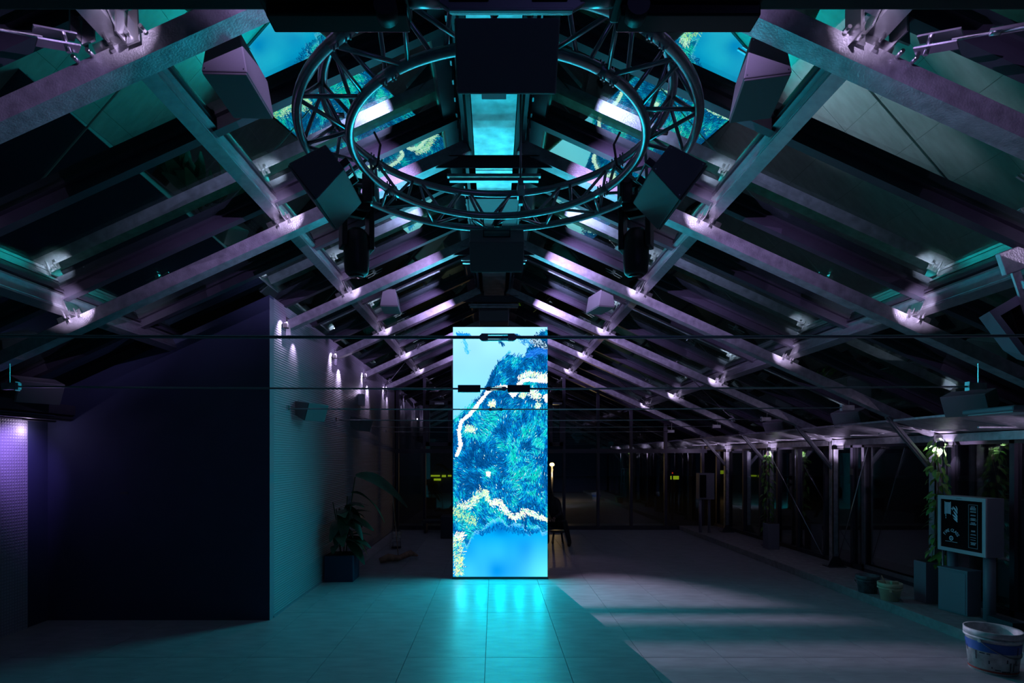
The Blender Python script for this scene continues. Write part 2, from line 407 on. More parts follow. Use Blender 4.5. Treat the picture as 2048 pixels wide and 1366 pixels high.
# tie rods
def turnbuckle(mb, c, L, h):
    x, y, z = c
    mb.box(x-L/2, x+L/2, y-.008, y+.008, z+h*.32, z+h*.5); mb.box(x-L/2, x+L/2, y-.008, y+.008, z-h*.5, z-h*.32)
    for s in (-1, 1):
        mb.prism([(0, -h*.5), (L*.17, -h*.5), (L*.25, -h*.2), (L*.25, h*.2), (L*.17, h*.5), (0, h*.5)], (x+s*(L*.30), y-.01, z), (0, .02, 0), (s, 0, 0), (0, 0, 1))
for i, y in enumerate(FR):
    yy = y+.055; z = 2.532
    xl = [-5.0, -4.22, XW, XW, XW, XW][i]; xr = [5.0, 4.22, 4.42, 4.42, 4.45, 4.2][i]
    r = thing('tie_rod', '%s thin steel tie rod across the hall counted from the camera' % ORD[i], 'tie rod', (0, yy, z), group='tie rods under the roof frames')
    sag = lambda x: -.022*(1-(x/4.5)**2)
    MB().tube([(x, 0, sag(x)) for x in np.linspace(xl, xr, 15)], .0085 if i else .0082, 8).build('rod', 'rod', r)
    tb = MB(); turnbuckle(tb, (.02, 0, sag(0)), .17, .036); tb.build('turnbuckle', 'rod', r)
    for s, xe in ((-1, xl), (1, xr)):
        if s < 0 and i >= 2: MB().box(xe, xe+.02, -.03, .03, -.03, .03).build('wall_anchor', 'steel', r); continue
        MB().box(xe-.01 if s > 0 else xe-.14, xe+.14 if s > 0 else xe+.01, -.018, .018, -.03, .03).box(xe-.02, xe-.008, -.025, .025, -.04, .04).build('fork_end', 'galv', r)
        MB().box(xe+s*.08-.004, xe+s*.08+.004, -.004, .004, .03, max(.05, ztop(xe)-.1-z)).build('hanger', 'steel', r)
    if i == 1:
        for s in (-1, 1): MB().box(s*.22-.10, s*.22+.10, -.02, .02, -.052+sag(0)+.02, .012+sag(0)+.02).build('joint_box', 'bar', r, bevel=.003)

# diagonal wind braces in the roof plane
def brace(label, s, p0, p1, buckle):
    (xa, ya), (xb, yb) = p0, p1
    a = Vector((s*xa, ya, ztop(xa)+.02)); b = Vector((s*xb, yb, ztop(xb)+.02)); d = (b-a).normalized()
    r = thing('wind_brace', label, 'brace', a)
    MB().tube([d*.14, b-a-d*.12], .009, 8).build('rod', 'steel', r)
    for q, e in ((Vector((0, 0, 0)), 1), (b-a, -1)):
        n = Vector((0, 0, 1)); u = d.cross(n).normalized(); v = u.cross(d)
        MB().prism([(-.035, -.03), (.035, -.03), (.035, -.022), (-.035, -.022)], q, d*e*.17, u, v).prism([(-.035, .022), (.035, .022), (.035, .03), (-.035, .03)], q, d*e*.17, u, v).build('fork_bracket', 'steel', r)
        MB().tube([q+d*e*.05-v*.05, q+d*e*.05+v*.05], .012, 6).build('bolt', 'steel', r)
    if buckle:
        n = Vector((0, 0, 1)); u = d.cross(n).normalized(); v = u.cross(d); c = d*.40
        MB().prism([(-.022, -.006), (-.012, -.006), (-.012, .006), (-.022, .006)], c-d*.12, d*.24, u, v).prism([(.012, -.006), (.022, -.006), (.022, .006), (.012, .006)], c-d*.12, d*.24, u, v).tube([c-d*.12, c-d*.08], .02, 6).tube([c+d*.08, c+d*.12], .02, 6).build('turnbuckle', 'steel', r)
brace('steel wind brace rod at the upper left corner of the roof', -1, (2.02, 2.68), (3.8, .85), False)
brace('steel wind brace with turnbuckle at the upper right of the roof', 1, (2.05, 2.68), (3.8, .85), True)
brace('far wind brace on the left roof slope near the partition', -1, (1.5, FR[4]-.1), (2.5, FR[5]-.1), True)
brace('far wind brace on the right roof slope beside the screen', 1, (1.9, FR[4]+.1), (3.7, FR[5]-.1), True)
brace('second far wind brace lower on the right roof slope', 1, (3.0, FR[3]+.1), (4.8, FR[4]-.1), True)
# strap braces between posts in the window wall
for (ya, yb, lab) in ((FR[4]+.1, FR[3]+.35, 'thin diagonal brace between posts of the far window wall'), (FR[2]+1.3, FR[3]-.1, 'thin diagonal brace beside the ivy post')):
    tag(MB().tube([(XE-.02, ya, 2.05), (XE-.02, yb, .25)], .007, 6).build('strap_brace', 'steel'), lab, 'brace')
# big purlin bracket hardware at frame A knots
for s in (-1, 1):
    r = thing('knot_bracket', 'bolted steel bracket upstand over the nearest roof frame, %s side' % ('left' if s < 0 else 'right'), 'bracket', (s*1.9, FR[0], ztop(1.9)))
    for dx, hh in ((-.10, .22), (.12, .16)):
        MB().prism([(-.03, 0), (.03, 0), (.022, hh), (-.022, hh)], (dx, -.03, .0), (0, .012, 0), (1, 0, -s*.4), (0, 0, 1)).box(dx-.04, dx-.032, -.10, .02, 0, hh*.9).build('upstand_plate', 'steel', r)
    for dx in (-.16, -.09, .10, .17):
        MB().tube([(dx, -.05, -.01-s*dx*PITCH), (dx, -.012, -.01-s*dx*PITCH)], .011, 6).build('bolt', 'steel', r)

# ------------------------------------------------------------------ screen (LED column)
LX0, LX1, LY = -.641, .837, 8.64
LZ0, LZ1 = .035, 3.94
led = thing('led_screen', 'tall glowing LED screen column showing blue and cream swirls', 'screen', ((LX0+LX1)/2, LY, 0))
LW = LX1-LX0
MB().box(-LW/2, LW/2, .004, .14, LZ0-.01, LZ1+.005).build('casing', 'black', led)
MB().box(-LW/2-.01, LW/2+.01, -.02, .45, 0, .025).build('base_plate', 'black', led)
MB().box(-LW/2+.2, -LW/2+.26, .14, .40, .025, 1.6).box(LW/2-.26, LW/2-.2, .14, .40, .025, 1.6).build('rear_support', 'rig', led)
W_, H_ = 300, 790
def lin(c): c = np.array(c)/255.; return np.where(c < .04045, c/12.92, ((c+.055)/1.055)**2.4)
rng = np.random.default_rng(3)
def P(pts): return np.array([((x-65)/479*W_, (y-33)/1272*H_) for x, y in pts], float)
gx, gy = np.meshgrid(np.arange(W_), np.arange(H_))
def smooth_noise(sx, sy, seed):
    r = np.random.default_rng(seed); a = r.random((int(H_/sy)+3, int(W_/sx)+3))
    fx = gx/sx; fy = gy/sy; ix = fx.astype(int); iy = fy.astype(int); tx = fx-ix; ty = fy-iy
    tx = tx*tx*(3-2*tx); ty = ty*ty*(3-2*ty)
    return (a[iy, ix]*(1-tx)+a[iy, ix+1]*tx)*(1-ty)+(a[iy+1, ix]*(1-tx)+a[iy+1, ix+1]*tx)*ty
def poly_y(pts):  # boundary y as a function of x
    q = P(pts); q = q[np.argsort(q[:, 0])]; return np.interp(np.arange(W_), q[:, 0], q[:, 1])
# top boundary between pale sky area and the fur
bt = poly_y([(65, 500), (110, 470), (150, 440), (200, 385), (232, 330), (262, 255), (290, 215), (350, 172), (395, 190), (430, 180), (452, 120), (470, 85), (544, 45)])
bt = bt+10*(smooth_noise(9, 9, 5)[0]-.5)
bl = poly_y([(65, 1080), (135, 1150), (160, 1095), (200, 1050), (250, 1015), (290, 1000), (330, 1030), (380, 1045), (430, 1065), (490, 1060), (544, 1050)])
bl = bl+26*(smooth_noise(22, 22, 6)[0]-.5)+10*(smooth_noise(6, 6, 7)[3]-.5)
img = np.zeros((H_, W_, 3))
n1 = smooth_noise(60, 60, 1); n2 = smooth_noise(30, 45, 2)
pale = lin((158, 224, 255)); pale2 = lin((118, 205, 252)); az = lin((0, 172, 238)); az2 = lin((0, 140, 222)); az3 = lin((90, 222, 252))
g = np.clip(gy/(.32*H_), 0, 1)[..., None]
img[:] = pale*(1-g)+pale2*g
img = img*(.92+.14*n1[..., None])
low = np.clip((gy-bl[None, :])/14, 0, 1)
tl = np.clip((gy-.83*H_)/(.17*H_), 0, 1)[..., None]
wv = smooth_noise(46, 70, 9)[..., None]
lowc = az2*(1-wv)+az*wv
lowc = lowc*(1-.55*tl*wv)+az3*.55*tl*wv
corner = np.exp(-(((gx-W_)/70.)**2+((gy-H_)/70.)**2))[..., None]; lowc = lowc*(1-corner)+az3*corner
dk = np.exp(-((gx-150)/28.)**2-((gy-.805*H_)/22.)**2)[..., None]; lowc = lowc*(1-.75*dk)+lin((0, 88, 180))*.75*dk
img = np.where(low[..., None] > 0, img*(1-low[..., None])+lowc*low[..., None], img)
fur = (gy > bt[None, :]) & (gy < bl[None, :])
img[fur] = lin((8, 92, 150))
# flow field
ang = smooth_noise(90, 110, 21)*2.2+smooth_noise(40, 50, 22)*1.6-.6
for (cx, cy, rad, sg) in ((300, 680, 125, 1), (450, 690, 60, -1), (150, 870, 70, 1), (440, 250, 70, 1), (390, 870, 70, -1), (260, 430, 60, 1)):
    qx, qy = (cx-65)/479*W_, (cy-33)/1272*H_; rr = rad/479*W_
    dx, dy = gx-qx, gy-qy; wgt = np.exp(-(dx**2+dy**2)/(rr*rr)); tan = np.arctan2(sg*dx, -sg*dy)
    c = np.cos(2*ang)*(1-wgt)+np.cos(2*tan)*wgt; s_ = np.sin(2*ang)*(1-wgt)+np.sin(2*tan)*wgt; ang = np.arctan2(s_, c)/2
pal = [lin(c) for c in ((0, 62, 120), (0, 84, 160), (0, 112, 196), (6, 136, 208), (0, 160, 205), (20, 190, 215), (70, 215, 225), (10, 200, 185), (205, 240, 225))]
tone = smooth_noise(38, 42, 31)*.55+smooth_noise(16, 18, 32)*.45
def stroke(x, y, a, L, wd, col, al=1.):
    n = int(L)+1
    xs, ys = x, y
    for _ in range(n):
        ix, iy = int(xs), int(ys)
        if not (0 <= ix < W_ and 0 <= iy < H_): return
        img[iy, ix] = img[iy, ix]*(1-al)+col*al
        if wd > 1 and ix+1 < W_: img[iy, ix+1] = img[iy, ix+1]*(1-al)+col*al
        if wd > 2 and iy+1 < H_: img[iy+1, ix] = img[iy+1, ix]*(1-al)+col*al
        aa = ang[iy, ix] if a is None else a
        xs += math.cos(aa); ys += math.sin(aa)
for k in range(30000):
    x = rng.random()*W_; y = rng.random()*H_
    ix, iy = int(x), int(y)
    d1 = y-bt[ix]; d2 = bl[ix]-y
    if d1 < -8 or d2 < -10: continue
    if (d1 < 4 or d2 < 3) and rng.random() < .55: continue
    t = tone[iy, ix]+rng.normal()*.12
    if y < .33*H_: t -= .12
    idx = int(np.clip((t-.5)*15+3.6, 0, 7))
    c = pal[idx]
    if rng.random() < .012 and y > .3*H_: c = pal[8]
    stroke(x, y, None, 3+rng.random()*7, 1 if rng.random() < .5 else 2, c*(.85+.3*rng.random()))
# green and cream tinted areas
def band(pts, width, cols, n, a0=None, spread=.5, L=6):
    q = P(pts)
    seg = np.linalg.norm(np.diff(q, axis=0), axis=1); cum = np.concatenate([[0], np.cumsum(seg)])
    for _ in range(n):
        t = rng.random()*cum[-1]; j = min(len(seg)-1, np.searchsorted(cum, t, 'right')-1); f = (t-cum[j])/seg[j]
        p = q[j]*(1-f)+q[j+1]*f+rng.normal(size=2)*width*.36
        d = q[j+1]-q[j]; a = math.atan2(d[1], d[0])+PI/2*(1 if rng.random() < .5 else -1)+rng.normal()*spread if a0 is None else a0+rng.normal()*spread
        stroke(p[0], p[1], a, 2+rng.random()*L, 3, lin(cols[rng.integers(len(cols))]))
W8 = [(255, 252, 250), (255, 250, 235), (255, 255, 255)]
CR = [(250, 245, 215), (225, 235, 180), (255, 250, 235), (170, 225, 190), (120, 210, 200)]
band([(80, 690), (103, 640), (95, 560), (105, 515), (150, 478), (200, 415), (245, 355), (300, 338), (345, 338)], 5, W8, 1500, L=3)
band([(345, 338), (368, 385), (385, 365), (395, 325), (430, 300), (544, 308)], 5, W8, 620, L=4)
band([(400, 300), (440, 275), (500, 285), (544, 300)], 13, W8+CR, 230, -1.2, .4, 9)
band([(450, 360), (500, 385)], 16, W8+CR, 210)
band([(410, 375), (425, 385)], 10, CR, 130); band([(490, 430), (500, 435)], 8, CR, 100); band([(535, 380), (544, 410)], 7, W8, 150)
band([(250, 430), (275, 420)], 9, CR, 110); band([(130, 545), (175, 560)], 12, CR, 150)
band([(90, 950), (150, 940), (190, 890), (215, 875)], 18, CR, 240, -.8, .5); band([(228, 865), (240, 910)], 6, CR, 160)
band([(250, 925), (300, 920), (325, 965), (375, 1005), (400, 985), (430, 965), (500, 1000), (544, 1015)], 13, CR+W8, 560, .7, .5, 8)
band([(235, 780), (250, 782)], 5, W8, 60)
band([(70, 1150), (100, 1095)], 16, W8+CR, 500, -.5, .4); band([(80, 1120), (85, 1200), (95, 1290)], 20, [(20, 190, 200), (120, 230, 200), (225, 235, 150), (0, 120, 190), (240, 240, 190)], 900, -.6, .5, 9)
band([(70, 960), (120, 1000), (170, 1020)], 22, [(150, 225, 170), (30, 180, 180), (0, 110, 160), (220, 235, 160)], 400)
# dark tufts in the pale sky and at the edge
DK = [(10, 80, 140), (5, 60, 110), (40, 120, 170)]
band([(300, 85), (370, 70), (400, 78)], 7, DK, 150, 1.2, .25, 10); band([(300, 100), (318, 118)], 5, DK, 60, 1.2, .2, 9)
band([(400, 90), (440, 100), (470, 110)], 14, [(90, 180, 230), (30, 120, 190)], 140, .6, .3)
band([(470, 90), (520, 130), (544, 150)], 16, [(40, 80, 110), (150, 190, 215), (20, 50, 90), (200, 225, 240)], 500, .9, .4, 8)
band([(440, 180), (500, 150), (544, 170)], 12, [(20, 100, 200), (40, 130, 225)], 350, -.3, .3, 8)
band([(120, 90), (135, 160)], 9, [(100, 200, 240), (60, 180, 235)], 90, 1.0, .3); band([(80, 65), (150, 70)], 6, [(20, 140, 220)], 90, 1.0, .3)
band([(200, 1080), (300, 1040), (420, 1075), (500, 1065)], 12, [(0, 100, 180), (10, 130, 200), (0, 80, 150)], 420, 1.4, .4, 7)
v_ = [(-LW/2+LW*i/W_, 0, LZ1-(LZ1-LZ0)*j/H_) for j in range(H_+1) for i in range(W_+1)]
me = bpy.data.meshes.new('display'); R1 = W_+1
nf = W_*H_; me.vertices.add(len(v_)); me.vertices.foreach_set('co', np.array(v_, 'f').ravel())
jj, ii = np.divmod(np.arange(nf), W_); b0 = jj*R1+ii
loops = np.stack([b0, b0+R1, b0+R1+1, b0+1], 1).ravel().astype('i')
me.loops.add(nf*4); me.loops.foreach_set('vertex_index', loops); me.polygons.add(nf)
me.polygons.foreach_set('loop_start', (np.arange(nf)*4).astype('i')); me.polygons.foreach_set('loop_total', np.full(nf, 4, 'i')); me.update(calc_edges=True)
ca_ = me.color_attributes.new('picture', 'FLOAT_COLOR', 'CORNER')
cc = np.ones((nf, 4), 'f'); cc[:, :3] = np.clip(img.reshape(-1, 3), 0, 1.2); ca_.data.foreach_set('color', np.repeat(cc, 4, 0).ravel())
m = bpy.data.materials.new('led_picture'); m.use_nodes = True; t = m.node_tree; t.nodes.clear()
e = t.nodes.new('ShaderNodeEmission'); e.inputs[1].default_value = 1.3; at_ = t.nodes.new('ShaderNodeVertexColor'); at_.layer_name = 'picture'; oo = t.nodes.new('ShaderNodeOutputMaterial')
t.links.new(at_.outputs[0], e.inputs[0]); t.links.new(e.outputs[0], oo.inputs[0]); me.materials.append(m)
dsp = bpy.data.objects.new('display', me); COL.objects.link(dsp); dsp.parent = led

# ------------------------------------------------------------------ ring truss
RC = Vector((.02, 3.2, 0)); D_ = 3.2
rings = {'O': (.3426*D_, CH+.5577*D_-.005), 'I': (.2596*D_, CH+.5494*D_+.005), 'T': (.3027*D_, CH+.6213*D_)}
rt = thing('ring_truss', 'round aluminium ring truss with three chords hanging under the ridge', 'truss', (RC.x, RC.y, rings['O'][1]))
zb = rings['O'][1]
def rp(k, a): r_, z_ = rings[k]; return Vector((r_*math.cos(a), r_*math.sin(a), z_-zb))
for k in 'OIT':
    MB().tube([rp(k, 2*PI*q/96) for q in range(96)], .0245, 14, True).build('chord', 'truss', rt)
NB = 16
for q in range(NB):
    a0 = 2*PI*q/NB+.06; a1 = 2*PI*(q+.5)/NB+.06; a2 = 2*PI*(q+1)/NB+.06
    for (ka, kb, f0, f1) in (('O', 'I', a0, a1), ('I', 'O', a1+.02, a2-.02), ('O', 'T', a0+.02, a1-.03), ('T', 'O', a1+.03, a2-.02), ('I', 'T', a0+.05, a1-.05), ('T', 'I', a1+.02, a2-.02)):
        if q % 2 and (ka, kb) in (('I', 'T'),): pass
        MB().tube([rp(ka, f0), rp(kb, f1)], .0105, 8).build('brace_tube', 'truss', rt)
# coupler sleeves with pins
for a in (math.radians(147), math.radians(33), math.radians(233), math.radians(307)):
    for k in 'OIT':
        MB().tube([rp(k, a-.07), rp(k, a), rp(k, a+.07)], .0265, 12).build('coupler', 'truss', rt)
        pn_ = MB()
        for da in (-.05, -.025, .025, .05):
            c = rp(k, a+da); pn_.tube([c+Vector((0, 0, -.045)), c+Vector((0, 0, .045))], .005, 6)
        tag(pn_.build('pins', 'steel', rt), kind='stuff')
# bracket ears
for a in (PI*.97, PI*.03):
    c = rp('T', a); mb = MB()
    for dz in (-.05, .05): MB().tube([c+Vector((-.05, -.004, dz)), c+Vector((.05, .004, dz))], .016, 8).build('lifting_ear', 'steel', rt)
# hoist cable
hc = thing('hoist_cable', 'black steel hoist strap hanging from the roof to the ring truss', 'cable', (.20, 4.15, rings['T'][1]))
MB().tube([(0, 0, .08), (0, 0, .78)], .008, 8).build('strap', 'rod', hc)
MB().box(-.028, .028, -.035, .035, -.04, .045).build('clamp', 'steel', hc, bevel=.004)
MB().box(-.02, .02, -.01, .01, .045, .11).build('shackle', 'rod', hc); MB().box(-.015, .015, -.02, .02, -.09, -.04).build('clamp_screw', 'rod', hc)

# ------------------------------------------------------------------ speakers
def make_speaker(L=.40, W=.243, N=.165, D=.22):
    r = empty('loudspeaker', (0, 0, 0))
    MB().prism([(-W/2, 0), (W/2, 0), (N/2, D), (-N/2, D)], (0, -L/2, 0), (0, L, 0), (1, 0, 0), (0, 0, 1)).build('cabinet', 'spk', r, bevel=.006)
    MB().box(-W/2+.004, W/2-.004, -L/2+.004, L/2-.004, -.012, -.001).build('front_grille', 'grille', r, bevel=.006)
    sc = MB()
    for sx, zz in ((-W/2+.018, .015), (W/2-.018, .015), (-N/2+.012, D-.02), (N/2-.012, D-.02)):
        for yy in (-L/2, L/2): sc.tube([(sx, yy-.002, zz), (sx, yy+.002, zz)], .004, 6)
    tag(sc.build('screws', 'steel', r), kind='stuff')
    mb = MB().box(-.02, .02, -.10, .10, D, D+.008).box(-.02, .02, -.10, -.092, D, D+.05).box(-.02, .02, .092, .10, D, D+.05).box(-.02, .02, -.10, .10, D+.05, D+.056)
    mb.build('mounting_yoke', 'bar', r)
    return r
spk0 = make_speaker(); spk_used = False
def place_speaker(loc, roll, yaw, label, group=None, tilt=0, scale=1):
    global spk_used
    o = spk0 if not spk_used else copy_tree(spk0); spk_used = True
    o.location = loc; o.rotation_euler = (math.radians(tilt), math.radians(roll), math.radians(yaw)); o.scale = (scale,)*3
    tag(o, label, 'speaker', group); return o
gR = 1.045
RS = 'wedge speakers hung on the ring truss'
place_speaker((RC.x-gR, 3.15, 3.375), 52.6, 0, 'dark wedge speaker hung on the left side of the ring truss', RS)
place_speaker((RC.x+gR, 3.15, 3.375), 52.6, 180, 'dark wedge speaker hung on the right side of the ring truss', RS)
place_speaker((RC.x, 3.2+gR, 3.40), 52.6, -90, 'dark wedge speaker hung on the far side of the ring truss', RS)
place_speaker((RC.x+.03, 3.2-gR, 3.46), 52.6, 90, 'dark wedge speaker on the near side of the ring truss', RS)
place_speaker((-1.453, 3.16, 3.968), 0, 2, 'violet-lit wedge speaker under the nearest left rafter')
place_speaker((1.52, 3.18, 3.965), 0, -12, 'violet-lit wedge speaker under the nearest right rafter')
place_speaker((-1.42, 7.6, 3.936), 0, 4, 'small hanging speaker under the third frame, left of the screen')
place_speaker((1.46, 7.6, 3.93), 0, 16, 'small hanging speaker under the third frame, right of the screen')
place_speaker((-2.38, 7.40, 2.50), -72, -22, 'speaker on a bracket on the ribbed partition wall, nearer one', tilt=0)
place_speaker((-2.38, 10.2, 2.50), -72, -22, 'speaker on a bracket on the ribbed partition wall, farther one')
place_speaker((-4.72, 5.75, 2.57), -62, -28, 'violet-lit speaker in the left roof corner above the perforated panel')
EV = 'speakers along the right eave'
for (px, py, Y, lab) in ((1930, 812, 5.75, 'grey speaker on the right eave nearest the camera, above the cabinet'), (1693, 840, 7.9, 'grey speaker on the right eave between third and fourth frames'), (1548, 857, 10.0, 'grey speaker on the right eave between fourth and fifth frames')):
    p = at(px, py, Y); place_speaker(p, 62, 26, lab, EV)
for yy, zz in ((7.40, 2.50), (10.2, 2.50)):
    a_ = thing('speaker_bracket', 'thin wall bracket holding the %s speaker on the partition wall' % ('nearer' if yy < 8 else 'farther'), 'bracket', (XW, yy, zz))
    MB().box(0, .012, -.03, .03, -.05, .16).build('wall_plate', 'galv', a_); MB().tube([(.0, 0, .12), (.04, 0, .13), (.055, 0, .05)], .008, 6).build('arm', 'galv', a_)
# sub boxes at the ridge
sb = thing('subwoofer', 'square box speaker hung at the ridge just above the screen', 'speaker', (0, 9.35, 4.16))
MB().box(-.25, .25, -.15, .15, 0, .20).build('cabinet', 'spk', sb, bevel=.02); MB().prism([(-.25, .20), (.25, .20), (.25, .36), (-.25, .36)], (0, -.12, 0), (0, .26, 0), (1, 0, 0), (0, 0, 1)).build('upper_cabinet', 'spk', sb, bevel=.02)
MB().box(-.2, -.17, -.02, .02, .36, .55).box(.17, .2, -.02, .02, .36, .55).build('hanger', 'bar', sb)
sb2 = thing('ridge_cabinet', 'dark metal box under the ridge beam behind the ring truss', 'cabinet', (0, 5.9, 4.655))
MB().box(-.28, .27, -.02, .75, 0, .24).build('box', 'bar', sb2, bevel=.008)
MB().box(-.30, -.28, -.05, .8, -.02, .26).build('side_channel', 'bar', sb2); MB().box(.27, .29, -.05, .8, -.02, .26).build('side_channel', 'bar', sb2)
# wall sconce
sc_ = thing('wall_sconce', 'half round up-and-down wall light on the partition wall', 'wall light', at(724, 800, 10.75)*1.0)
sc_.location.x = XW
MB().prism([(0, -.09), (.07, -.09), (.10, -.05), (.11, 0), (.10, .05), (.07, .09), (0, .09)], (0, 0, -.11), (0, 0, .22), (1, 0, 0), (0, 1, 0)).build('shade', 'white', sc_)
MB().box(0, .015, -.05, .05, -.08, .08).build('wall_plate', 'steel', sc_)
point((XW+.07, 10.75+.02, sc_.location.z+.16), 1.2, WHI)

# ------------------------------------------------------------------ moving head lights on the ring
def moving_head(loc, yaw, label):
    r = thing('moving_head', label, 'stage light', loc, (0, 0, yaw), 'moving head lights under the ring truss')
    MB().box(-.07, .07, -.09, .09, -.06, .03).build('base', 'black', r, bevel=.01)
    MB().box(-.105, -.07, -.055, .055, -.30, -.02).box(.07, .105, -.055, .055, -.30, -.02).box(-.105, .105, -.055, .055, -.06, -.02).build('yoke', 'black', r, bevel=.008)
    h = MB().lathe([(0, -.47), (.055, -.47), (.075, -.45), (.082, -.38), (.085, -.27), (.075, -.20), (.05, -.17), (0, -.165)], 20)
    h = h.build('head', 'black', r); h.rotation_euler = (0, 0, 0)
    MB().lathe([(0, -.475), (.05, -.475), (.05, -.468)], 16).build('front_lens', 'panelblack', r)
    MB().tube([(0, 0, .03), (0, 0, .12)], .012, 8).box(-.03, .03, -.03, .03, .10, .16).build('clamp', 'black', r)
    pts = [(.07*math.cos(a), -.02, .05+.06*math.sin(a)) for a in np.linspace(0, 2*PI, 20)]
    MB().tube(pts, .004, 6).build('safety_wire', 'steel', r)
    return r
moving_head((-.90, 3.62, 3.56), .5, 'black moving head stage light below the left ring speaker')
moving_head((.93, 3.62, 3.56), -.5, 'black moving head stage light below the right ring speaker')
for s in (-1, 1):
    c = Vector((RC.x+s*.82, 3.55, 3.66))
    r = thing('clamp_adapter', 'black clamp and cable bundle on the %s inner chord of the ring' % ('left' if s < 0 else 'right'), 'clamp', c)
    MB().box(-.04, .04, -.04, .04, -.10, .05).box(-.03, .03, -.06, -.03, -.14, -.02).build('clamp_body', 'black', r, bevel=.006)
    MB().tube([(s*.02, 0, .05), (-s*.05, 0, .12), (-s*.07, 0, .25), (-s*.03, 0, .33)], .008, 6).build('cable_loop', 'black', r)
cb = thing('safety_cable', 'thin black safety cable looped from the ring to the far speaker', 'cable', (-.13, 4.0, 3.68))
MB().tube([(0, 0, .02), (.05, .06, -.02), (.06, .18, -.12), (.07, .2, -.28)], .004, 6).build('wire', 'black', cb)
MB().tube([(-.03, 0, 0), (-.03, .02, -.06), (.0, .05, -.08)], .004, 6).build('loop', 'black', cb)
fc = thing('speaker_clamp', 'black hook clamp on the ring holding the far speaker', 'clamp', (.03, 4.22, 3.68))
MB().box(-.03, .03, -.035, .035, -.03, .035).box(-.02, -.012, -.05, -.03, -.13, -.03).box(.012, .02, -.05, -.03, -.13, -.03).build('hook', 'black', fc, bevel=.004)
MB().tube([(0, 0, .02), (.01, -.02, .10), (.04, 0, .15)], .007, 6).build('cable', 'black', fc)

# ------------------------------------------------------------------ black lighting bar overhead, near the camera
YR = 1.30
def ar(px, py): return at(px, py, YR)
bar = thing('lighting_bar', 'black lighting bar with clamp plate spanning overhead, close to the camera', 'lighting rig', (0, YR, ar(0, 18).z))
zt = 0
MB().box(-1.35, 1.45, -.02, .03, .02, .09).build('cross_bar', 'rig', bar, bevel=.006)
def rx(px): return (px-CX)*YR/F
def rz(py): return (CY-py)*YR/F+CH-bar.location.z
MB().prism([(rx(875), rz(22)), (rx(905), rz(44)), (rx(1138), rz(44)), (rx(1172), rz(22)), (rx(1172), rz(-20)), (rx(875), rz(-20))], (0, -.03, 0), (0, .012, 0), (1, 0, 0), (0, 0, 1)).build('clamp_plate', 'rod', bar, bevel=.003)
MB().box(rx(900), rx(1142), -.04, -.028, rz(48), rz(43)).build('plate_lip', 'truss', bar, bevel=.002)
for a, b in ((900, 978), (1062, 1132)): MB().box(rx(a), rx(b), -.035, -.03, rz(24), rz(-10)).build('slot', 'black', bar, bevel=.004)
for x in (840, 1200): MB().tube([(rx(x)-.05, -.02, rz(8)), (rx(x)+.05, -.02, rz(8))], .022, 12).build('threaded_rod', 'truss', bar)
for (a, b, side) in ((530, 822, 'left'), (1222, 1512, 'right')):
    r = thing('led_batten', 'black LED batten light on the %s half of the overhead bar' % side, 'stage light', (rx((a+b)/2), YR-.0, bar.location.z+rz(38)))
    hw = rx(b)-rx(a)
    MB().box(-hw/2, hw/2, -.05, .03, .01, .07).build('housing', 'rig', r, bevel=.008)
    MB().box(-hw/2+.015, hw/2-.004, -.035, .02, -.018, .01).build('lens_strip', 'panelblack', r, bevel=.004)
    q = 1 if side == 'left' else -1
    MB().tube([(q*(hw/2-.05), -.06, -.012), (q*(hw/2-.05), -.02, -.012)], .026, 14).build('tilt_knob', 'rig', r)

# ------------------------------------------------------------------ far gable wall of glass
def fx(px): return (px-CX)*YF/F
def fz(py): return CH-(py-CY)*YF/F
gw = empty('window_1', (0, YF, 0)); tag(gw, kind='structure')
mull = [795, 849, 906, 1000, 1128, 1196, 1262, 1331, 1405]
for i, px in enumerate(mull):
    x = fx(px); MB().box(x-.035, x+.035, -.04, .06, 0, zg(x)-.06).build('mullion', 'bar', gw)
MB().box(XW, XE, -.035, .05, fz(906), fz(898)).build('transom', 'bar', gw)
MB().box(XW, XE, -.035, .05, 0, .10).build('sill', 'bar', gw)
for a, b in ((852, 903), (1098, 1126)):
    xa, xb = fx(a), fx(b); za, zz = fz(892), fz(802)
    MB().box(xa, xa+.09, -.05, .03, za, zz).box(xb-.09, xb, -.05, .03, za, zz).box(xa, xb, -.05, .03, za, za+.10).box(xa, xb, -.05, .03, zz-.10, zz).build('sash_frame', 'bar', gw)
    MB().box((xa+xb)/2-.1, (xa+xb)/2+.15, -.08, -.05, zz-.10, zz-.05).build('window_opener', 'steel', gw)
for i in range(len(mull)-1):
    xa, xb = fx(mull[i])+.035, fx(mull[i+1])-.035
    MB().box(xa, xb, .0, .012, .10, fz(906)).build('pane', 'wallglass', gw)
    MB().prism([(xa, fz(898)), (xb, fz(898)), (xb, zg(xb)-.08), (xa, zg(xa)-.08)], (0, 0, 0), (0, .012, 0), (1, 0, 0), (0, 0, 1)).build('pane', 'wallglass', gw)
gr_ = MB()
for s in (-1, 1): sub_box_slope(gr_, s, .1, 2.6 if s < 0 else XE, YF-.08, YF+.06, .02, .14)
tag(gr_.build('trim_2', 'bar'), kind='structure')

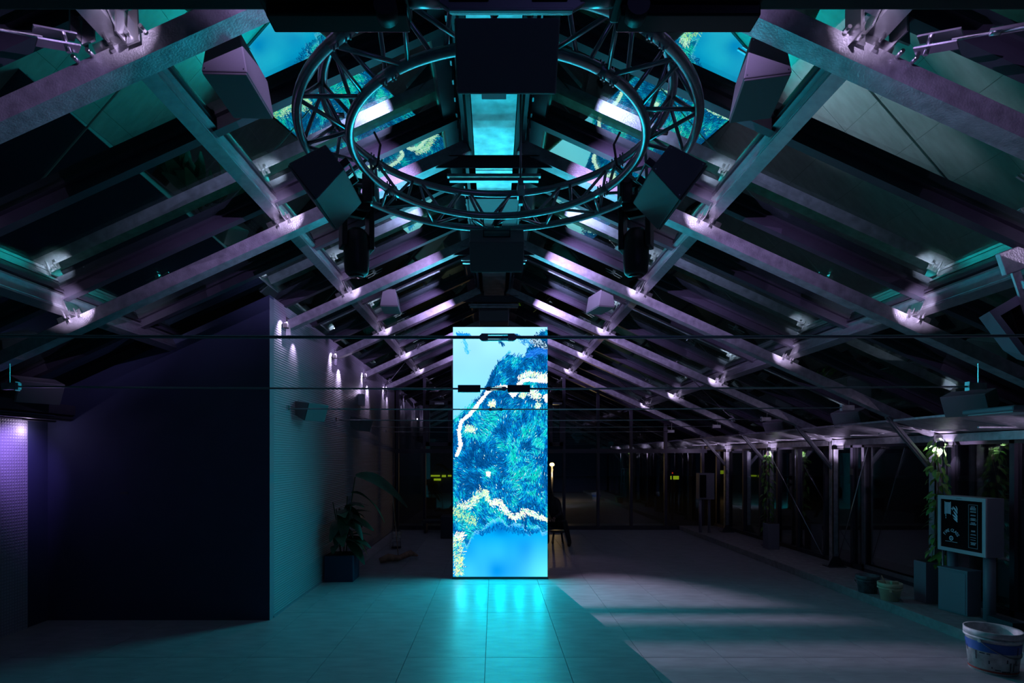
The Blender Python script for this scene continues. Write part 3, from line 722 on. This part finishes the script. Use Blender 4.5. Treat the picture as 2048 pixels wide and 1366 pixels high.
# ------------------------------------------------------------------ right window wall
XG = 5.86
sw = empty('window_2', (XG, 0, 0)); tag(sw, kind='structure')
ms = [1.2, 2.3, 3.35, 4.4, 5.25, 6.2, 7.05, 8.70, 8.98, 9.72, 10.6, 11.35, 12.1, 12.9, 13.7, YF-.1]
for y in ms: MB().box(-.05, .03, y-.03, y+.03, .108, 2.14).build('mullion', 'bar', sw)
MB().box(-.05, .03, 0, YF, .108, .18).build('sill', 'bar', sw); MB().box(-.05, .03, 0, YF, 2.06, 2.16).build('head_rail', 'bar', sw)
for i in range(len(ms)-1): MB().box(-.006, .006, ms[i]+.03, ms[i+1]-.03, .18, 2.06).build('pane', 'wallglass', sw)
MB().box(-.075, -.05, 8.64, 8.70, .17, 2.06).box(-.075, -.05, 7.09, 7.15, .17, 2.06).box(-.075, -.05, 7.09, 8.70, .17, .23).build('sliding_sash', 'purlin', sw)
MB().box(-.08, -.07, 8.90, 8.98, 1.62, 1.72).build('striker_plate', 'steel', sw)

# ------------------------------------------------------------------ fire hose cabinet
fcx = Vector((5.35, 6.0, 0)); fcl = Vector((5.31, 6.6, 0)); dirv = (fcl-fcx); yaw = math.atan2(dirv.y, dirv.x)
# local frame: x along the face from near to far, y into the depth (away from hall), face at y=0 ; build with face normal -y
fh = thing('fire_hose_cabinet', 'white framed fire hose cabinet on two posts with black glass door', 'cabinet', (5.35, 6.0, .108), (0, 0, yaw))
Wc = dirv.length; zb0 = .70; zt0 = 1.345
MB().box(0, Wc, -.205, -.01, zb0, zt0).build('housing', 'cab', fh, bevel=.004)
fr_ = MB(); t_ = .042
fr_.box(0, t_, -.008, .012, zb0, zt0).box(Wc-t_, Wc, -.008, .012, zb0, zt0).box(t_, Wc-t_, -.008, .012, zb0, zb0+t_).box(t_, Wc-t_, -.008, .012, zt0-t_, zt0)
dr = fr_.build('door_frame', 'white', fh, bevel=.002)
pnl = MB().box(t_, Wc-t_, -.006, .002, zb0+t_, zt0-t_).build('door_glass', 'panelblack', fh)
# signage: u from far edge (photo left) to near edge
def U(u): return Wc-t_-u*(Wc-2*t_)
def V(v): return zt0-t_-v*(zt0-zb0-2*t_)
def decal(mb, pts): n = len(pts); return mb.add([(U(u), .004, V(v)) for u, v in pts], [tuple(range(n))])
sg = MB()
for k in range(9):
    u = .085+k*.0185; decal(sg, [(u, .06 if k not in (0, 8) else .045), (u+.0135, .06 if k not in (0, 8) else .045), (u+.0135, .30 if k not in (0, 8) else .315), (u, .30 if k not in (0, 8) else .315)])
decal(sg, [(.11, .30), (.125, .30), (.125, .36), (.11, .36)]); decal(sg, [(.112, .375), (.126, .375), (.126, .40), (.112, .40)])
for k in range(10):
    a0, a1 = 2*PI*k/10, 2*PI*(k+1)/10; decal(sg, [(.285+.02*math.cos(a0), .185+.02*math.sin(a0)), (.285+.02*math.cos(a1), .185+.02*math.sin(a1)), (.285+.014*math.cos(a1), .185+.014*math.sin(a1)), (.285+.014*math.cos(a0), .185+.014*math.sin(a0))])
decal(sg, [(.25, .18), (.32, .18), (.32, .19), (.25, .19)]); decal(sg, [(.281, .15), (.289, .15), (.289, .22), (.281, .22)])
def flame(x0, y0, hh, w_):
    L1 = [(x0+w_*(t**1.6), y0+hh*t) for t in np.linspace(0, 1, 8)]; L2 = [(x0+.0+w_*min(1, (t**.75)*1.1)+.012*math.sin(PI*t), y0+hh*t*.78+.01) for t in np.linspace(0, 1, 8)]
    for q in range(7): decal(sg, [L1[q], L1[q+1], L2[q+1], L2[q]])
flame(.30, .13, .16, .11); flame(.365, .11, .12, .045); flame(.305, .22, .15, .105); flame(.275, .29, .12, .135); flame(.30, .36, .10, .11)
decal(sg, [(.34, .385), (.41, .385), (.41, .42), (.365, .415)])
# instruction text block frame
x0, x1, y0_, y1_ = .675, .885, .07, .93
for q in ([(x0, y0_), (x1, y0_), (x1, y0_+.004), (x0, y0_+.004)], [(x0, y1_), (x1, y1_), (x1, y1_+.004), (x0, y1_+.004)], [(x0, y0_), (x0+.004, y0_), (x0+.004, y1_), (x0, y1_)], [(x1-.004, y0_), (x1, y0_), (x1, y1_), (x1-.004, y1_)]): decal(sg, q)
rnd = random.Random(4)
for (v0, n, th) in ((.105, 3, .014), (.20, 2, .007), (.27, 2, .007), (.335, 4, .007), (.42, 4, .007), (.58, 2, .009), (.655, 2, .006), (.72, 1, .007), (.765, 1, .007), (.815, 5, .006)):
    for q in range(n):
        v = v0+q*th*2; hwid = rnd.uniform(.04, .07); uu = .78-hwid
        while uu < .78+hwid:
            wl_ = rnd.uniform(.008, .02); decal(sg, [(uu, v), (uu+wl_, v), (uu+wl_, v+th), (uu, v+th)]); uu += wl_+.004
# roundel
for k in range(20):
    a0, a1 = 2*PI*k/20, 2*PI*(k+1)/20; cxr, cyr = .255, .80
    decal(sg, [(cxr+.052*math.cos(a0), cyr+.05*math.sin(a0)), (cxr+.052*math.cos(a1), cyr+.05*math.sin(a1)), (cxr+.033*math.cos(a1), cyr+.032*math.sin(a1)), (cxr+.033*math.cos(a0), cyr+.032*math.sin(a0))])
decal(sg, [(.235, .81), (.247, .785), (.255, .80), (.263, .785), (.275, .81)])
uu = .105
while uu < .40:
    wl_ = rnd.uniform(.01, .022); v = .868+(uu-.1)*.0; decal(sg, [(uu, v), (uu+wl_, v), (uu+wl_, v+.009), (uu, v+.009)]); uu += wl_+.004 if abs(uu-.25) > .02 else .03
sgo = sg.build('door_print', 'print', fh, recalc=False)
# curved lettering
word = 'FIRE GLASS'
for k, ch in enumerate(word):
    if ch == ' ': continue
    c = bpy.data.curves.new('letter', 'FONT'); c.body = ch; c.size = .052; c.align_x = 'CENTER'; c.extrude = .0006
    a = math.radians(-62+k*13.8); rr_u, rr_v = .155, .135
    tmp = bpy.data.objects.new('letter', c); COL.objects.link(tmp); dg = bpy.context.evaluated_depsgraph_get()
    me2 = bpy.data.meshes.new_from_object(tmp.evaluated_get(dg)); COL.objects.unlink(tmp); bpy.data.objects.remove(tmp)
    lo = bpy.data.objects.new('letter', me2); me2.materials.append(M['print']); COL.objects.link(lo); lo.parent = fh
    px_ = U(.255+rr_u*math.sin(a)); pz_ = V(.80-rr_v*math.cos(a))
    # text x must run from far to near = -x local ; facing +y
    ex = Vector((-math.cos(a), 0, -math.sin(a))); ey = Vector((-math.sin(a), 0, math.cos(a))); ez = ex.cross(ey)
    mt = Matrix.Identity(4)
    for r_ in range(3): mt[r_][0] = ex[r_]; mt[r_][1] = ey[r_]; mt[r_][2] = ez[r_]; mt[r_][3] = (px_, .0045, pz_)[r_]
    lo.matrix_local = mt
MB().box(Wc*.48, Wc*.58, .012, .02, zt0-.028, zt0-.02).build('catch', 'rod', fh)
for xx in (.045, Wc-.10): MB().tube([(xx+.03, -.11, 0), (xx+.03, -.11, zb0)], .055, 18).build('support_post', 'cab', fh)
MB().tube([(Wc-.03, -.03, zb0), (Wc-.03, -.03, 0)], .012, 8).build('pipe', 'rod', fh)
lb = thing('utility_box', 'plain grey metal box on the ledge under the fire hose cabinet', 'box', (5.33, 6.22, .108), (0, 0, math.atan2(.31, -.07)))
MB().box(0, .33, -.20, 0, .0, .50).build('body', 'cab', lb, bevel=.006); MB().box(-.006, .336, -.206, .006, .49, .51).build('lid', 'cab', lb, bevel=.004)
MB().box(.02, .30, .0, .004, .02, .47).build('door', 'cab', lb, bevel=.002)
gp = tag(MB().box(5.35, 5.47, 5.7, 6.0, .108, .19).build('floor_duct', 'bar'), 'dark duct stub on the ledge beside the utility box', 'duct')
bk = thing('storage_chest', 'low pale chest outside the glass behind the fire hose cabinet', 'chest', (7.3, 6.9, -.1))
MB().box(-.75, .9, -.3, .3, .2, 1.40).build('body', 'cab', bk, bevel=.02); MB().box(-.77, .92, -.32, .32, 1.38, 1.46).build('lid', 'cab', bk, bevel=.02); MB().box(-.7, -.6, -.25, .25, 0, .2).box(.75, .85, -.25, .25, 0, .2).build('feet', 'bar', bk)

# ------------------------------------------------------------------ buckets
def bucket(loc, r0, r1, h, mat, label, handle_a, band_=True, splash=None, group='paint buckets'):
    r = thing('bucket', label, 'bucket', loc, (0, 0, handle_a), group)
    MB().lathe([(0, .012), (r0-.01, .012), (r1-.012, h-.01), (r1-.002, h), (r1+.010, h), (r1+.010, h-.045), (r1-.001, h-.05), (r0, .0), (0, 0)], 32).build('pail', mat, r)
    MB().lathe([(r1+.004, h-.075), (r1+.010, h-.07), (r1+.010, h-.06), (r1+.002, h-.056)], 32).build('rim_ring', mat, r)
    MB().lathe([(0, h*.35), (r0+(r1-r0)*.35-.012, h*.35)], 24).build('contents', 'black', r)
    rad = lambda z: r0+(r1-r0)*z/(h-.05)+.0015
    if band_:
        MB().lathe([(rad(h*.52), h*.52), (rad(h*.74), h*.74)], 32).build('blue_band', 'blue', r)
        MB().lathe([(rad(h*.05), h*.05), (rad(h*.09), h*.09)], 32).build('red_band', 'red', r)
        mb = MB(); rn = random.Random(2)
        for k in range(26):
            a = rn.uniform(0, 2*PI); z0 = rn.uniform(.05, .5)*h; hl = rn.uniform(.01, .08)*(1 if k % 3 else .2); wd = rn.uniform(.01, .08) if k % 3 == 0 else .008
            z1 = min(h*.7, z0+hl)
            vs = [((rad(z)+.001)*math.cos(aa), (rad(z)+.001)*math.sin(aa), z) for z, aa in ((z0, a), (z0, a+wd/r0), (z1, a+wd/r0), (z1, a))]
            mb.add(vs, [(0, 1, 2, 3)])
        tag(mb.build('paint_drips', 'bar', r), kind='stuff')
    for s in (-1, 1): MB().tube([(s*(r1+.0), 0, h-.085), (s*(r1+.018), 0, h-.085)], .014, 10).build('handle_lug', mat, r)
    MB().tube([((r1+.012)*math.cos(a), -.8*(r1+.01)*math.sin(a)*1.0-.02*math.sin(a), h-.085-.13*math.sin(a)) for a in np.linspace(0, PI, 16)], .004, 6).build('handle', 'rod', r)
    return r
bucket((4.47, 4.95, 0), .17, .198, .37, 'bucket', 'large white paint bucket with blue band and drips in the right corner', .4)
bucket((4.98, 6.95, .108), .095, .125, .22, 'cream', 'small paint bucket with pale rim on the ledge, right of the dark one', 1.0, False)
bucket((4.97, 7.35, .108), .105, .13, .23, 'bucketdark', 'small dark bucket on the ledge, left of the pale rimmed one', 2.4, False)
br_ = thing('paint_brush', 'pale sponge standing in the small pale rimmed bucket', 'sponge', (5.02, 6.93, .20))
MB().box(-.04, .05, -.02, .02, 0, .15).build('block', 'cream', br_, bevel=.01)
MB().tube([(-.05, 0, 0), (-.16, 0, .22)], .007, 6).build('stick', 'wood', br_)

# ------------------------------------------------------------------ climbing plants
def leaf_mesh(L, W, bend, name, n=6):
    mb = MB(); vs = []; fs = []
    for i in range(n+1):
        t = i/n; w_ = W*math.sin(PI*min(1, t*.92+.04))**.8*(1-.35*t); x = L*t; z = -bend*L*t*t
        vs += [(x, -w_/2, z+.12*w_), (x, 0, z), (x, w_/2, z+.12*w_)]
    for i in range(n):
        for k in (0, 1): a = i*3+k; fs.append((a, a+1, a+4, a+3))
    mb.add(vs, fs, True); return mb.mesh(name)
lm = leaf_mesh(.105, .055, .35, 'leaf'); lm.materials.append(M['leaf'])
lmd = leaf_mesh(.11, .06, .35, 'leaf'); lmd.materials.append(M['leaf'])
def vine(label, base, zs, n, spread, seed, x_off=0):
    rn = random.Random(seed); r = thing('climbing_plant', label, 'climbing plant', base)
    MB().tube([(math.sin(z*3+seed)*.03, math.cos(z*4)*.03, z) for z in np.linspace(0, zs, 24)], .006, 6).build('stem', 'stem', r)
    MB().tube([(math.sin(z*4+2+seed)*.05, math.cos(z*3)*.04, z) for z in np.linspace(0, zs*.8, 20)], .004, 6).build('stem', 'stem', r)
    for k in range(n):
        z = zs*(k+.5)/n+rn.uniform(-.03, .03); sp = spread*(.6+.6*rn.random())*(1.0 if z < zs*.85 else .6)
        a = rn.uniform(0, 2*PI)
        o = bpy.data.objects.new('leaf', lm if k % 2 else lmd); COL.objects.link(o); o.parent = r
        o.location = (sp*math.cos(a)*.8, sp*math.sin(a)*.6-.02, z); o.rotation_euler = (rn.uniform(-.5, .5), rn.uniform(.2, 1.1), a+rn.uniform(-.6, .6)); q = rn.uniform(.6, 1.15); o.scale = (q, q, q)
    return r
vine('green climbing plant on the post behind the fire hose cabinet', (5.50, 6.85, .58), 1.56, 150, .12, 3)
vine('faint climbing plant on the post at the fifth roof frame', (5.50, FR[4]-.02, .45), 1.55, 110, .10, 8)
vine('climbing plant outside the glass at upper right', (6.3, 5.6, 1.0), 1.35, 60, .14, 12)
def planter(label, loc, w_, d_, h_, mat='cab'):
    r = thing('planter', label, 'planter', loc)
    MB().box(-w_/2, w_/2, -d_/2, d_/2, 0, h_).build('pot', mat, r, bevel=.006); MB().box(-w_/2+.015, w_/2-.015, -d_/2+.015, d_/2-.015, h_, h_+.006).build('soil', 'soil', r); return r
planter('tall narrow grey planter at the foot of the climbing plant', (5.40, 6.88, .108), .20, .20, .50)
planter('tall grey planter on the far right ledge by a post', (5.44, FR[4]-.30, .108), .22, .22, .50)
pl = planter('cube planter against the ribbed partition, holding a leafy plant', (XW+.25, 8.62, 0), .44, .40, .40, 'plaster')

# large leaf plant
bigs = [leaf_mesh(.62, .26, .75, 'leaf', 10), leaf_mesh(.42, .22, .55, 'leaf', 8), leaf_mesh(.30, .15, .3, 'leaf', 8)]
for q in bigs: q.materials.append(M['leafdark'])
bp_ = thing('leafy_plant', 'dark broad-leaved plant in the cube planter by the partition', 'plant', (XW+.26, 8.60, .40))
rn = random.Random(5)
for k in range(34):
    a = rn.uniform(-1.75, 1.75); h = rn.uniform(.1, .75); rad = rn.uniform(.03, .14)
    o = bpy.data.objects.new('leaf', bigs[1 if k % 3 else 2]); COL.objects.link(o); o.parent = bp_
    o.location = (rad*math.cos(a), rad*math.sin(a)*.7, h); o.rotation_euler = (rn.uniform(-.4, .4), rn.uniform(-.6, .5), a); s = rn.uniform(.7, 1.1); o.scale = (s, s, s)
for x, y, h in ((.05, 0, .9), (.12, .03, 1.2), (-.06, 0, .7), (-.1, .05, .8)): MB().tube([(x*.4, y, 0), (x, y, h*.6), (x*1.6, y, h)], .009, 6).build('stem', 'leafdark', bp_)
o = bpy.data.objects.new('leaf', bigs[0]); COL.objects.link(o); o.parent = bp_; o.location = (.20, .02, 1.22); o.rotation_euler = (.6, .05, .1); o.scale = (1.3, 1.3, 1.3)
o = bpy.data.objects.new('leaf', bigs[0]); COL.objects.link(o); o.parent = bp_; o.location = (.15, -.02, .95); o.rotation_euler = (-.4, .0, -.2)
# driftwood and lantern
dw = tag(MB().tube([(-2.05, 9.9, .05), (-1.9, 9.95, .10), (-1.75, 10.1, .06), (-1.55, 10.3, .12), (-1.45, 10.45, .05)], [.05, .07, .05, .06, .02], 8).build('driftwood', 'wood'), 'pale piece of driftwood lying on the floor left of the screen', 'driftwood')
MB().tube([(0, 0, 0), (-.05, 0, .6), (-.12, 0, 1.25)], .008, 6).build('dry_stem', 'wood', dw).location = (-1.75, 10.1, .08)
ln = thing('lantern', 'small wire cage lantern on the floor in front of the far glass', 'lantern', (-2.05, 11.6, 0))
MB().lathe([(0, 0), (.10, 0), (.10, .03), (0, .03)], 16).build('base', 'black', ln)
wc = MB()
for k in range(8): a = 2*PI*k/8; wc.tube([(.09*math.cos(a), .09*math.sin(a), .03), (.09*math.cos(a), .09*math.sin(a), .36)], .004, 5)
for z in (.12, .2, .28, .36): wc.tube([(.09*math.cos(a), .09*math.sin(a), z) for a in np.linspace(0, 2*PI, 17)[:-1]], .004, 5, True)
wc.build('wire_cage', 'steel', ln); MB().lathe([(0, .40), (.05, .38), (.10, .36)], 16).build('cap', 'black', ln)
bn = thing('bench', 'low dark bench along the far glass, left of the screen', 'bench', (-1.3, YF-.55, 0))
MB().box(-.5, .45, -.2, .2, .26, .32).build('seat', 'bar', bn); MB().box(-.45, -.40, -.18, .18, 0, .26).box(.35, .40, -.18, .18, 0, .26).build('legs', 'bar', bn)
bx = thing('planter', 'dark low box planter beside the screen at the far glass', 'planter', (-.9, 13.2, 0)); MB().box(-.35, .28, -.3, .3, 0, .52).build('pot', 'bar', bx, bevel=.01)

# far cabinet on the right (second fire hose cabinet)
f2 = thing('fire_hose_cabinet', 'distant grey fire hose cabinet on posts by the far right windows', 'cabinet', at(1422, 1040, 13.2)); f2.location.z = .108; f2.location.x = 5.05
MB().box(-.18, .18, -.1, .12, .80, 1.42).build('housing', 'cab', f2, bevel=.005); MB().box(-.17, -.02, -.108, -.1, .84, 1.38).build('door_glass', 'panelblack', f2); MB().tube([(-.12, 0, 0), (-.12, 0, .8)], .035, 10).build('support_post', 'cab', f2); MB().tube([(.09, 0, 0), (.09, 0, .8)], .035, 10).build('support_post', 'cab', f2)

# ------------------------------------------------------------------ angular grey floodlight hanging from lower right purlin
hl = thing('floodlight', 'angular grey floodlight hanging on an arm from the lower right purlin', 'lamp', at(2052, 655, 3.9), (math.radians(8), math.radians(-20), math.radians(-14)))
ol = [(-.20, .20), (.26, .30), (.34, -.12), (-.02, -.28), (-.10, -.16)]; il = [(-.145, .145), (.20, .22), (.26, -.07), (-.0, -.20), (-.07, -.11)]
mb = MB(); n = 5
vs = [(x, -.04, z) for x, z in ol]+[(x, -.04, z) for x, z in il]+[(x, .0, z) for x, z in il]+[(x*.8, .16, z*.8) for x, z in ol]
fs = [(i, (i+1) % n, n+(i+1) % n, n+i) for i in range(n)]+[(n+i, n+(i+1) % n, 2*n+(i+1) % n, 2*n+i) for i in range(n)]+[(i, 3*n+i, 3*n+(i+1) % n, (i+1) % n) for i in range(n)]+[tuple(3*n+i for i in range(n))]
mb.add(vs, fs).build('housing', 'cab', hl); MB().add([(x, -.001, z) for x, z in il], [tuple(range(n))]).build('front_glass', 'panelblack', hl)
MB().box(-.02, .03, -.07, -.05, -.02, .44).box(.08, .10, -.07, -.05, -.02, .44).build('arm', 'galv', hl); MB().box(-.06, .10, -.08, -.03, .40, .56).build('mount_plate', 'galv', hl, bevel=.006)
MB().tube([(.0, -.09, .30), (.05, -.09, .30)], .03, 10).build('knob', 'galv', hl)
# eave fluorescent fitting at far right
ef = thing('eave_light', 'flat pale light fitting under the right eave beside the near speaker', 'light fitting', at(2010, 826, 5.3)); MB().box(-.18, .22, -.28, .28, .0, .05).build('housing', 'cab', ef, bevel=.015); MB().box(-.15, .19, -.24, .24, -.01, .0).build('diffuser', 'white', ef)

# ------------------------------------------------------------------ uplight fixtures
def uplight(loc, yaw, label, lens=True):
    r = thing('uplight', label, 'spotlight', loc, (0, 0, yaw), 'small spotlights on the roof frames')
    MB().box(-.03, .03, -.03, .03, -.03, .03).build('body', 'rig', r, bevel=.006); MB().tube([(0, 0, .03), (0, 0, .045)], .026, 12).build('bezel', 'steel', r)
    if loc[0] > 0: MB().box(0, .16, .0, .012, -.025, -.013).box(.148, .16, 0, .20, -.03, .03).build('bracket', 'rig', r)
    return r
for i, y in enumerate(FR[1:]):
    uplight((XE-.16, y-.22, 2.06), 0, '%s small black spotlight beside the post head on the right eave' % ORD[i+1])
for i, y in enumerate(FR[2:]):
    uplight((XW+.05, y-.12, ztop(XW)-.09), 0, 'small black wall spotlight where the %s frame meets the partition' % ORD[i+2])

# ------------------------------------------------------------------ person seated behind the screen at right
def person():
    r = thing('person', 'person in black clothes sitting low just right of the screen', 'person', (1.42, 12.3, 0))
    bm_v = {'pelvis': (0, 0, .42), 'waist': (-.02, -.02, .60), 'chest': (-.10, -.08, .84), 'neck': (-.17, -.13, 1.02), 'head': (-.21, -.17, 1.14), 'top': (-.23, -.19, 1.24),
            'ls': (-.25, -.02, .94), 'rs': (-.02, -.20, .94), 'le': (-.36, -.18, .70), 're': (.02, -.36, .68), 'lh': (-.26, -.38, .60), 'rh': (-.12, -.42, .60),
            'lhip': (-.08, .06, .41), 'rhip': (.08, -.06, .41), 'lk': (-.30, -.30, .50), 'rk': (.10, -.46, .50), 'la': (-.26, -.36, .08), 'ra': (.20, -.48, .08), 'lf': (-.34, -.50, .035), 'rf': (.16, -.64, .035)}
    rad = {'pelvis': .15, 'waist': .13, 'chest': .15, 'neck': .05, 'head': .085, 'top': .06, 'ls': .07, 'rs': .07, 'le': .045, 're': .045, 'lh': .032, 'rh': .032, 'lhip': .10, 'rhip': .10, 'lk': .065, 'rk': .065, 'la': .045, 'ra': .045, 'lf': .035, 'rf': .035}
    ed = [('pelvis', 'waist'), ('waist', 'chest'), ('chest', 'neck'), ('neck', 'head'), ('head', 'top'), ('chest', 'ls'), ('ls', 'le'), ('le', 'lh'), ('chest', 'rs'), ('rs', 're'), ('re', 'rh'), ('pelvis', 'lhip'), ('lhip', 'lk'), ('lk', 'la'), ('la', 'lf'), ('pelvis', 'rhip'), ('rhip', 'rk'), ('rk', 'ra'), ('ra', 'rf')]
    ks = list(bm_v); me = bpy.data.meshes.new('body'); me.from_pydata([bm_v[k] for k in ks], [(ks.index(a), ks.index(b)) for a, b in ed], [])
    o = bpy.data.objects.new('body', me); COL.objects.link(o); o.parent = r; me.materials.append(M['cloth'])
    m = o.modifiers.new('skin', 'SKIN'); s = o.modifiers.new('sub', 'SUBSURF'); s.levels = 2; s.render_levels = 2
    for i, k in enumerate(ks): me.skin_vertices[0].data[i].radius = (rad[k], rad[k]); me.skin_vertices[0].data[i].use_root = (k == 'pelvis')
    h = MB().lathe([(0, -.02), (.05, .0), (.078, .05), (.085, .11), (.07, .17), (.03, .20), (0, .205)], 16).build('hair', 'black', r); h.location = (-.22, -.15, 1.08); h.rotation_euler = (.4, -.2, 0)
    for c, hd in (('lh', 1), ('rh', -1)):
        p = Vector(bm_v[c]); mb = MB()
        mb.tube([p, p+Vector((hd*.03, -.05, -.03))], [.028, .03], 8)
        for q in range(4): b = p+Vector((hd*.03+(q-1.5)*.017, -.05, -.03)); mb.tube([b, b+Vector((0, -.035, -.01)), b+Vector((0, -.05, -.035-.004*q))], .008, 6)
        mb.tube([p+Vector((hd*.01, -.01, -.01)), p+Vector((hd*.055, -.035, -.03))], .009, 6)
        mb.build('hand', 'skin', r)
    return r
person()
st = thing('stool', 'low dark stool under the seated person', 'stool', (1.42, 12.32, 0)); MB().lathe([(0, .27), (.17, .27), (.18, .25), (.17, .24), (0, .24)], 20).build('seat', 'bar', st)
for k in range(4): a = PI/4+k*PI/2; MB().tube([(.12*math.cos(a), .12*math.sin(a), .24), (.16*math.cos(a), .16*math.sin(a), 0)], .012, 8).build('leg', 'bar', st)

# ------------------------------------------------------------------ outside: lamp, kiosk, signals
ol_ = thing('street_lamp', 'small warm street lamp seen through the far glass right of screen', 'street lamp', at(1104, 1000, 26)); ol_.location.z = -.1
zc = at(1104, 929, 26).z+.1
MB().tube([(0, 0, 0), (0, 0, zc-.08)], .05, 8).build('pole', 'galv', ol_); MB().lathe([(0, -.09), (.10, -.06), (.12, 0), (.08, .07), (0, .09)], 12, (0, 0, zc)).build('lantern_head', 'warm', ol_)
point((ol_.location.x+.0, 25.7, zc-.35), 60, (1, .6, .25), .05)
ks_ = thing('kiosk', 'distant building with lime lit windows beyond the far glass at left', 'building', at(885, 1000, 30)); ks_.location.z = -.1
MB().box(-1.2, 1.6, 0, 2, 0, 2.6).build('wall', 'ground', ks_)
for a, b, c, d in ((862, 880, 950, 953), (884, 892, 950, 954), (868, 882, 957, 961), (896, 906, 950, 953), (1345, 1352, 952, 955)):
    p = at(a, c, 30); q = at(b, d, 30); o = MB().box(p.x, q.x, 29.9, 29.97, q.z, p.z).build('lit_window', 'lime', ks_); o.matrix_parent_inverse = Matrix.Translation(-ks_.location)
for px, py, lab in ((1350, 955, 'lime lit sign outside at right, far beyond the glass'), (1450, 944, 'lime lit window outside beyond the far right posts')):
    p = at(px, py, 28); s_ = thing('lit_sign', lab, 'sign', (p.x, 28, -.1)); MB().box(-.22, .2, 0, .05, p.z, p.z+.18).build('face', 'lime', s_); MB().box(-.04, .04, .05, .1, 0, p.z+.1).build('pole', 'ground', s_)
p = at(1345, 942, 27); s_ = thing('signal_light', 'tiny red signal light far outside the glass', 'signal', (p.x, 27, -.1)); MB().lathe([(0, -.04), (.04, 0), (0, .04)], 8, (0, 0, p.z)).build('lamp', 'redled', s_); MB().box(-.03, .03, 0, .04, 0, p.z).build('pole', 'ground', s_)
# unseen slatted housing, added to cut the violet floor beam into bands
sl = thing('light_blocker', 'unseen slatted light blocker added high behind the screen', 'stage light', (0, 13.3, 3.3))
for za, zb_ in ((.273, .287), (.239, .260), (.2152, .2188)): MB().box(-.30, .45, 0, .003, -zb_, -za).build('blocker_slat', 'rig', sl)
for xx in (-.30, .45): MB().box(xx-.01, xx+.01, 0, .70, -.30, -.20).build('side_arm', 'rig', sl)
MB().box(-.16, .16, .66, .90, -.13, .16).box(-.02, .02, .75, .79, .16, 1.25).build('housing', 'rig', sl); MB().box(-.31, .46, .68, .70, -.30, -.14).build('back_plate', 'rig', sl)
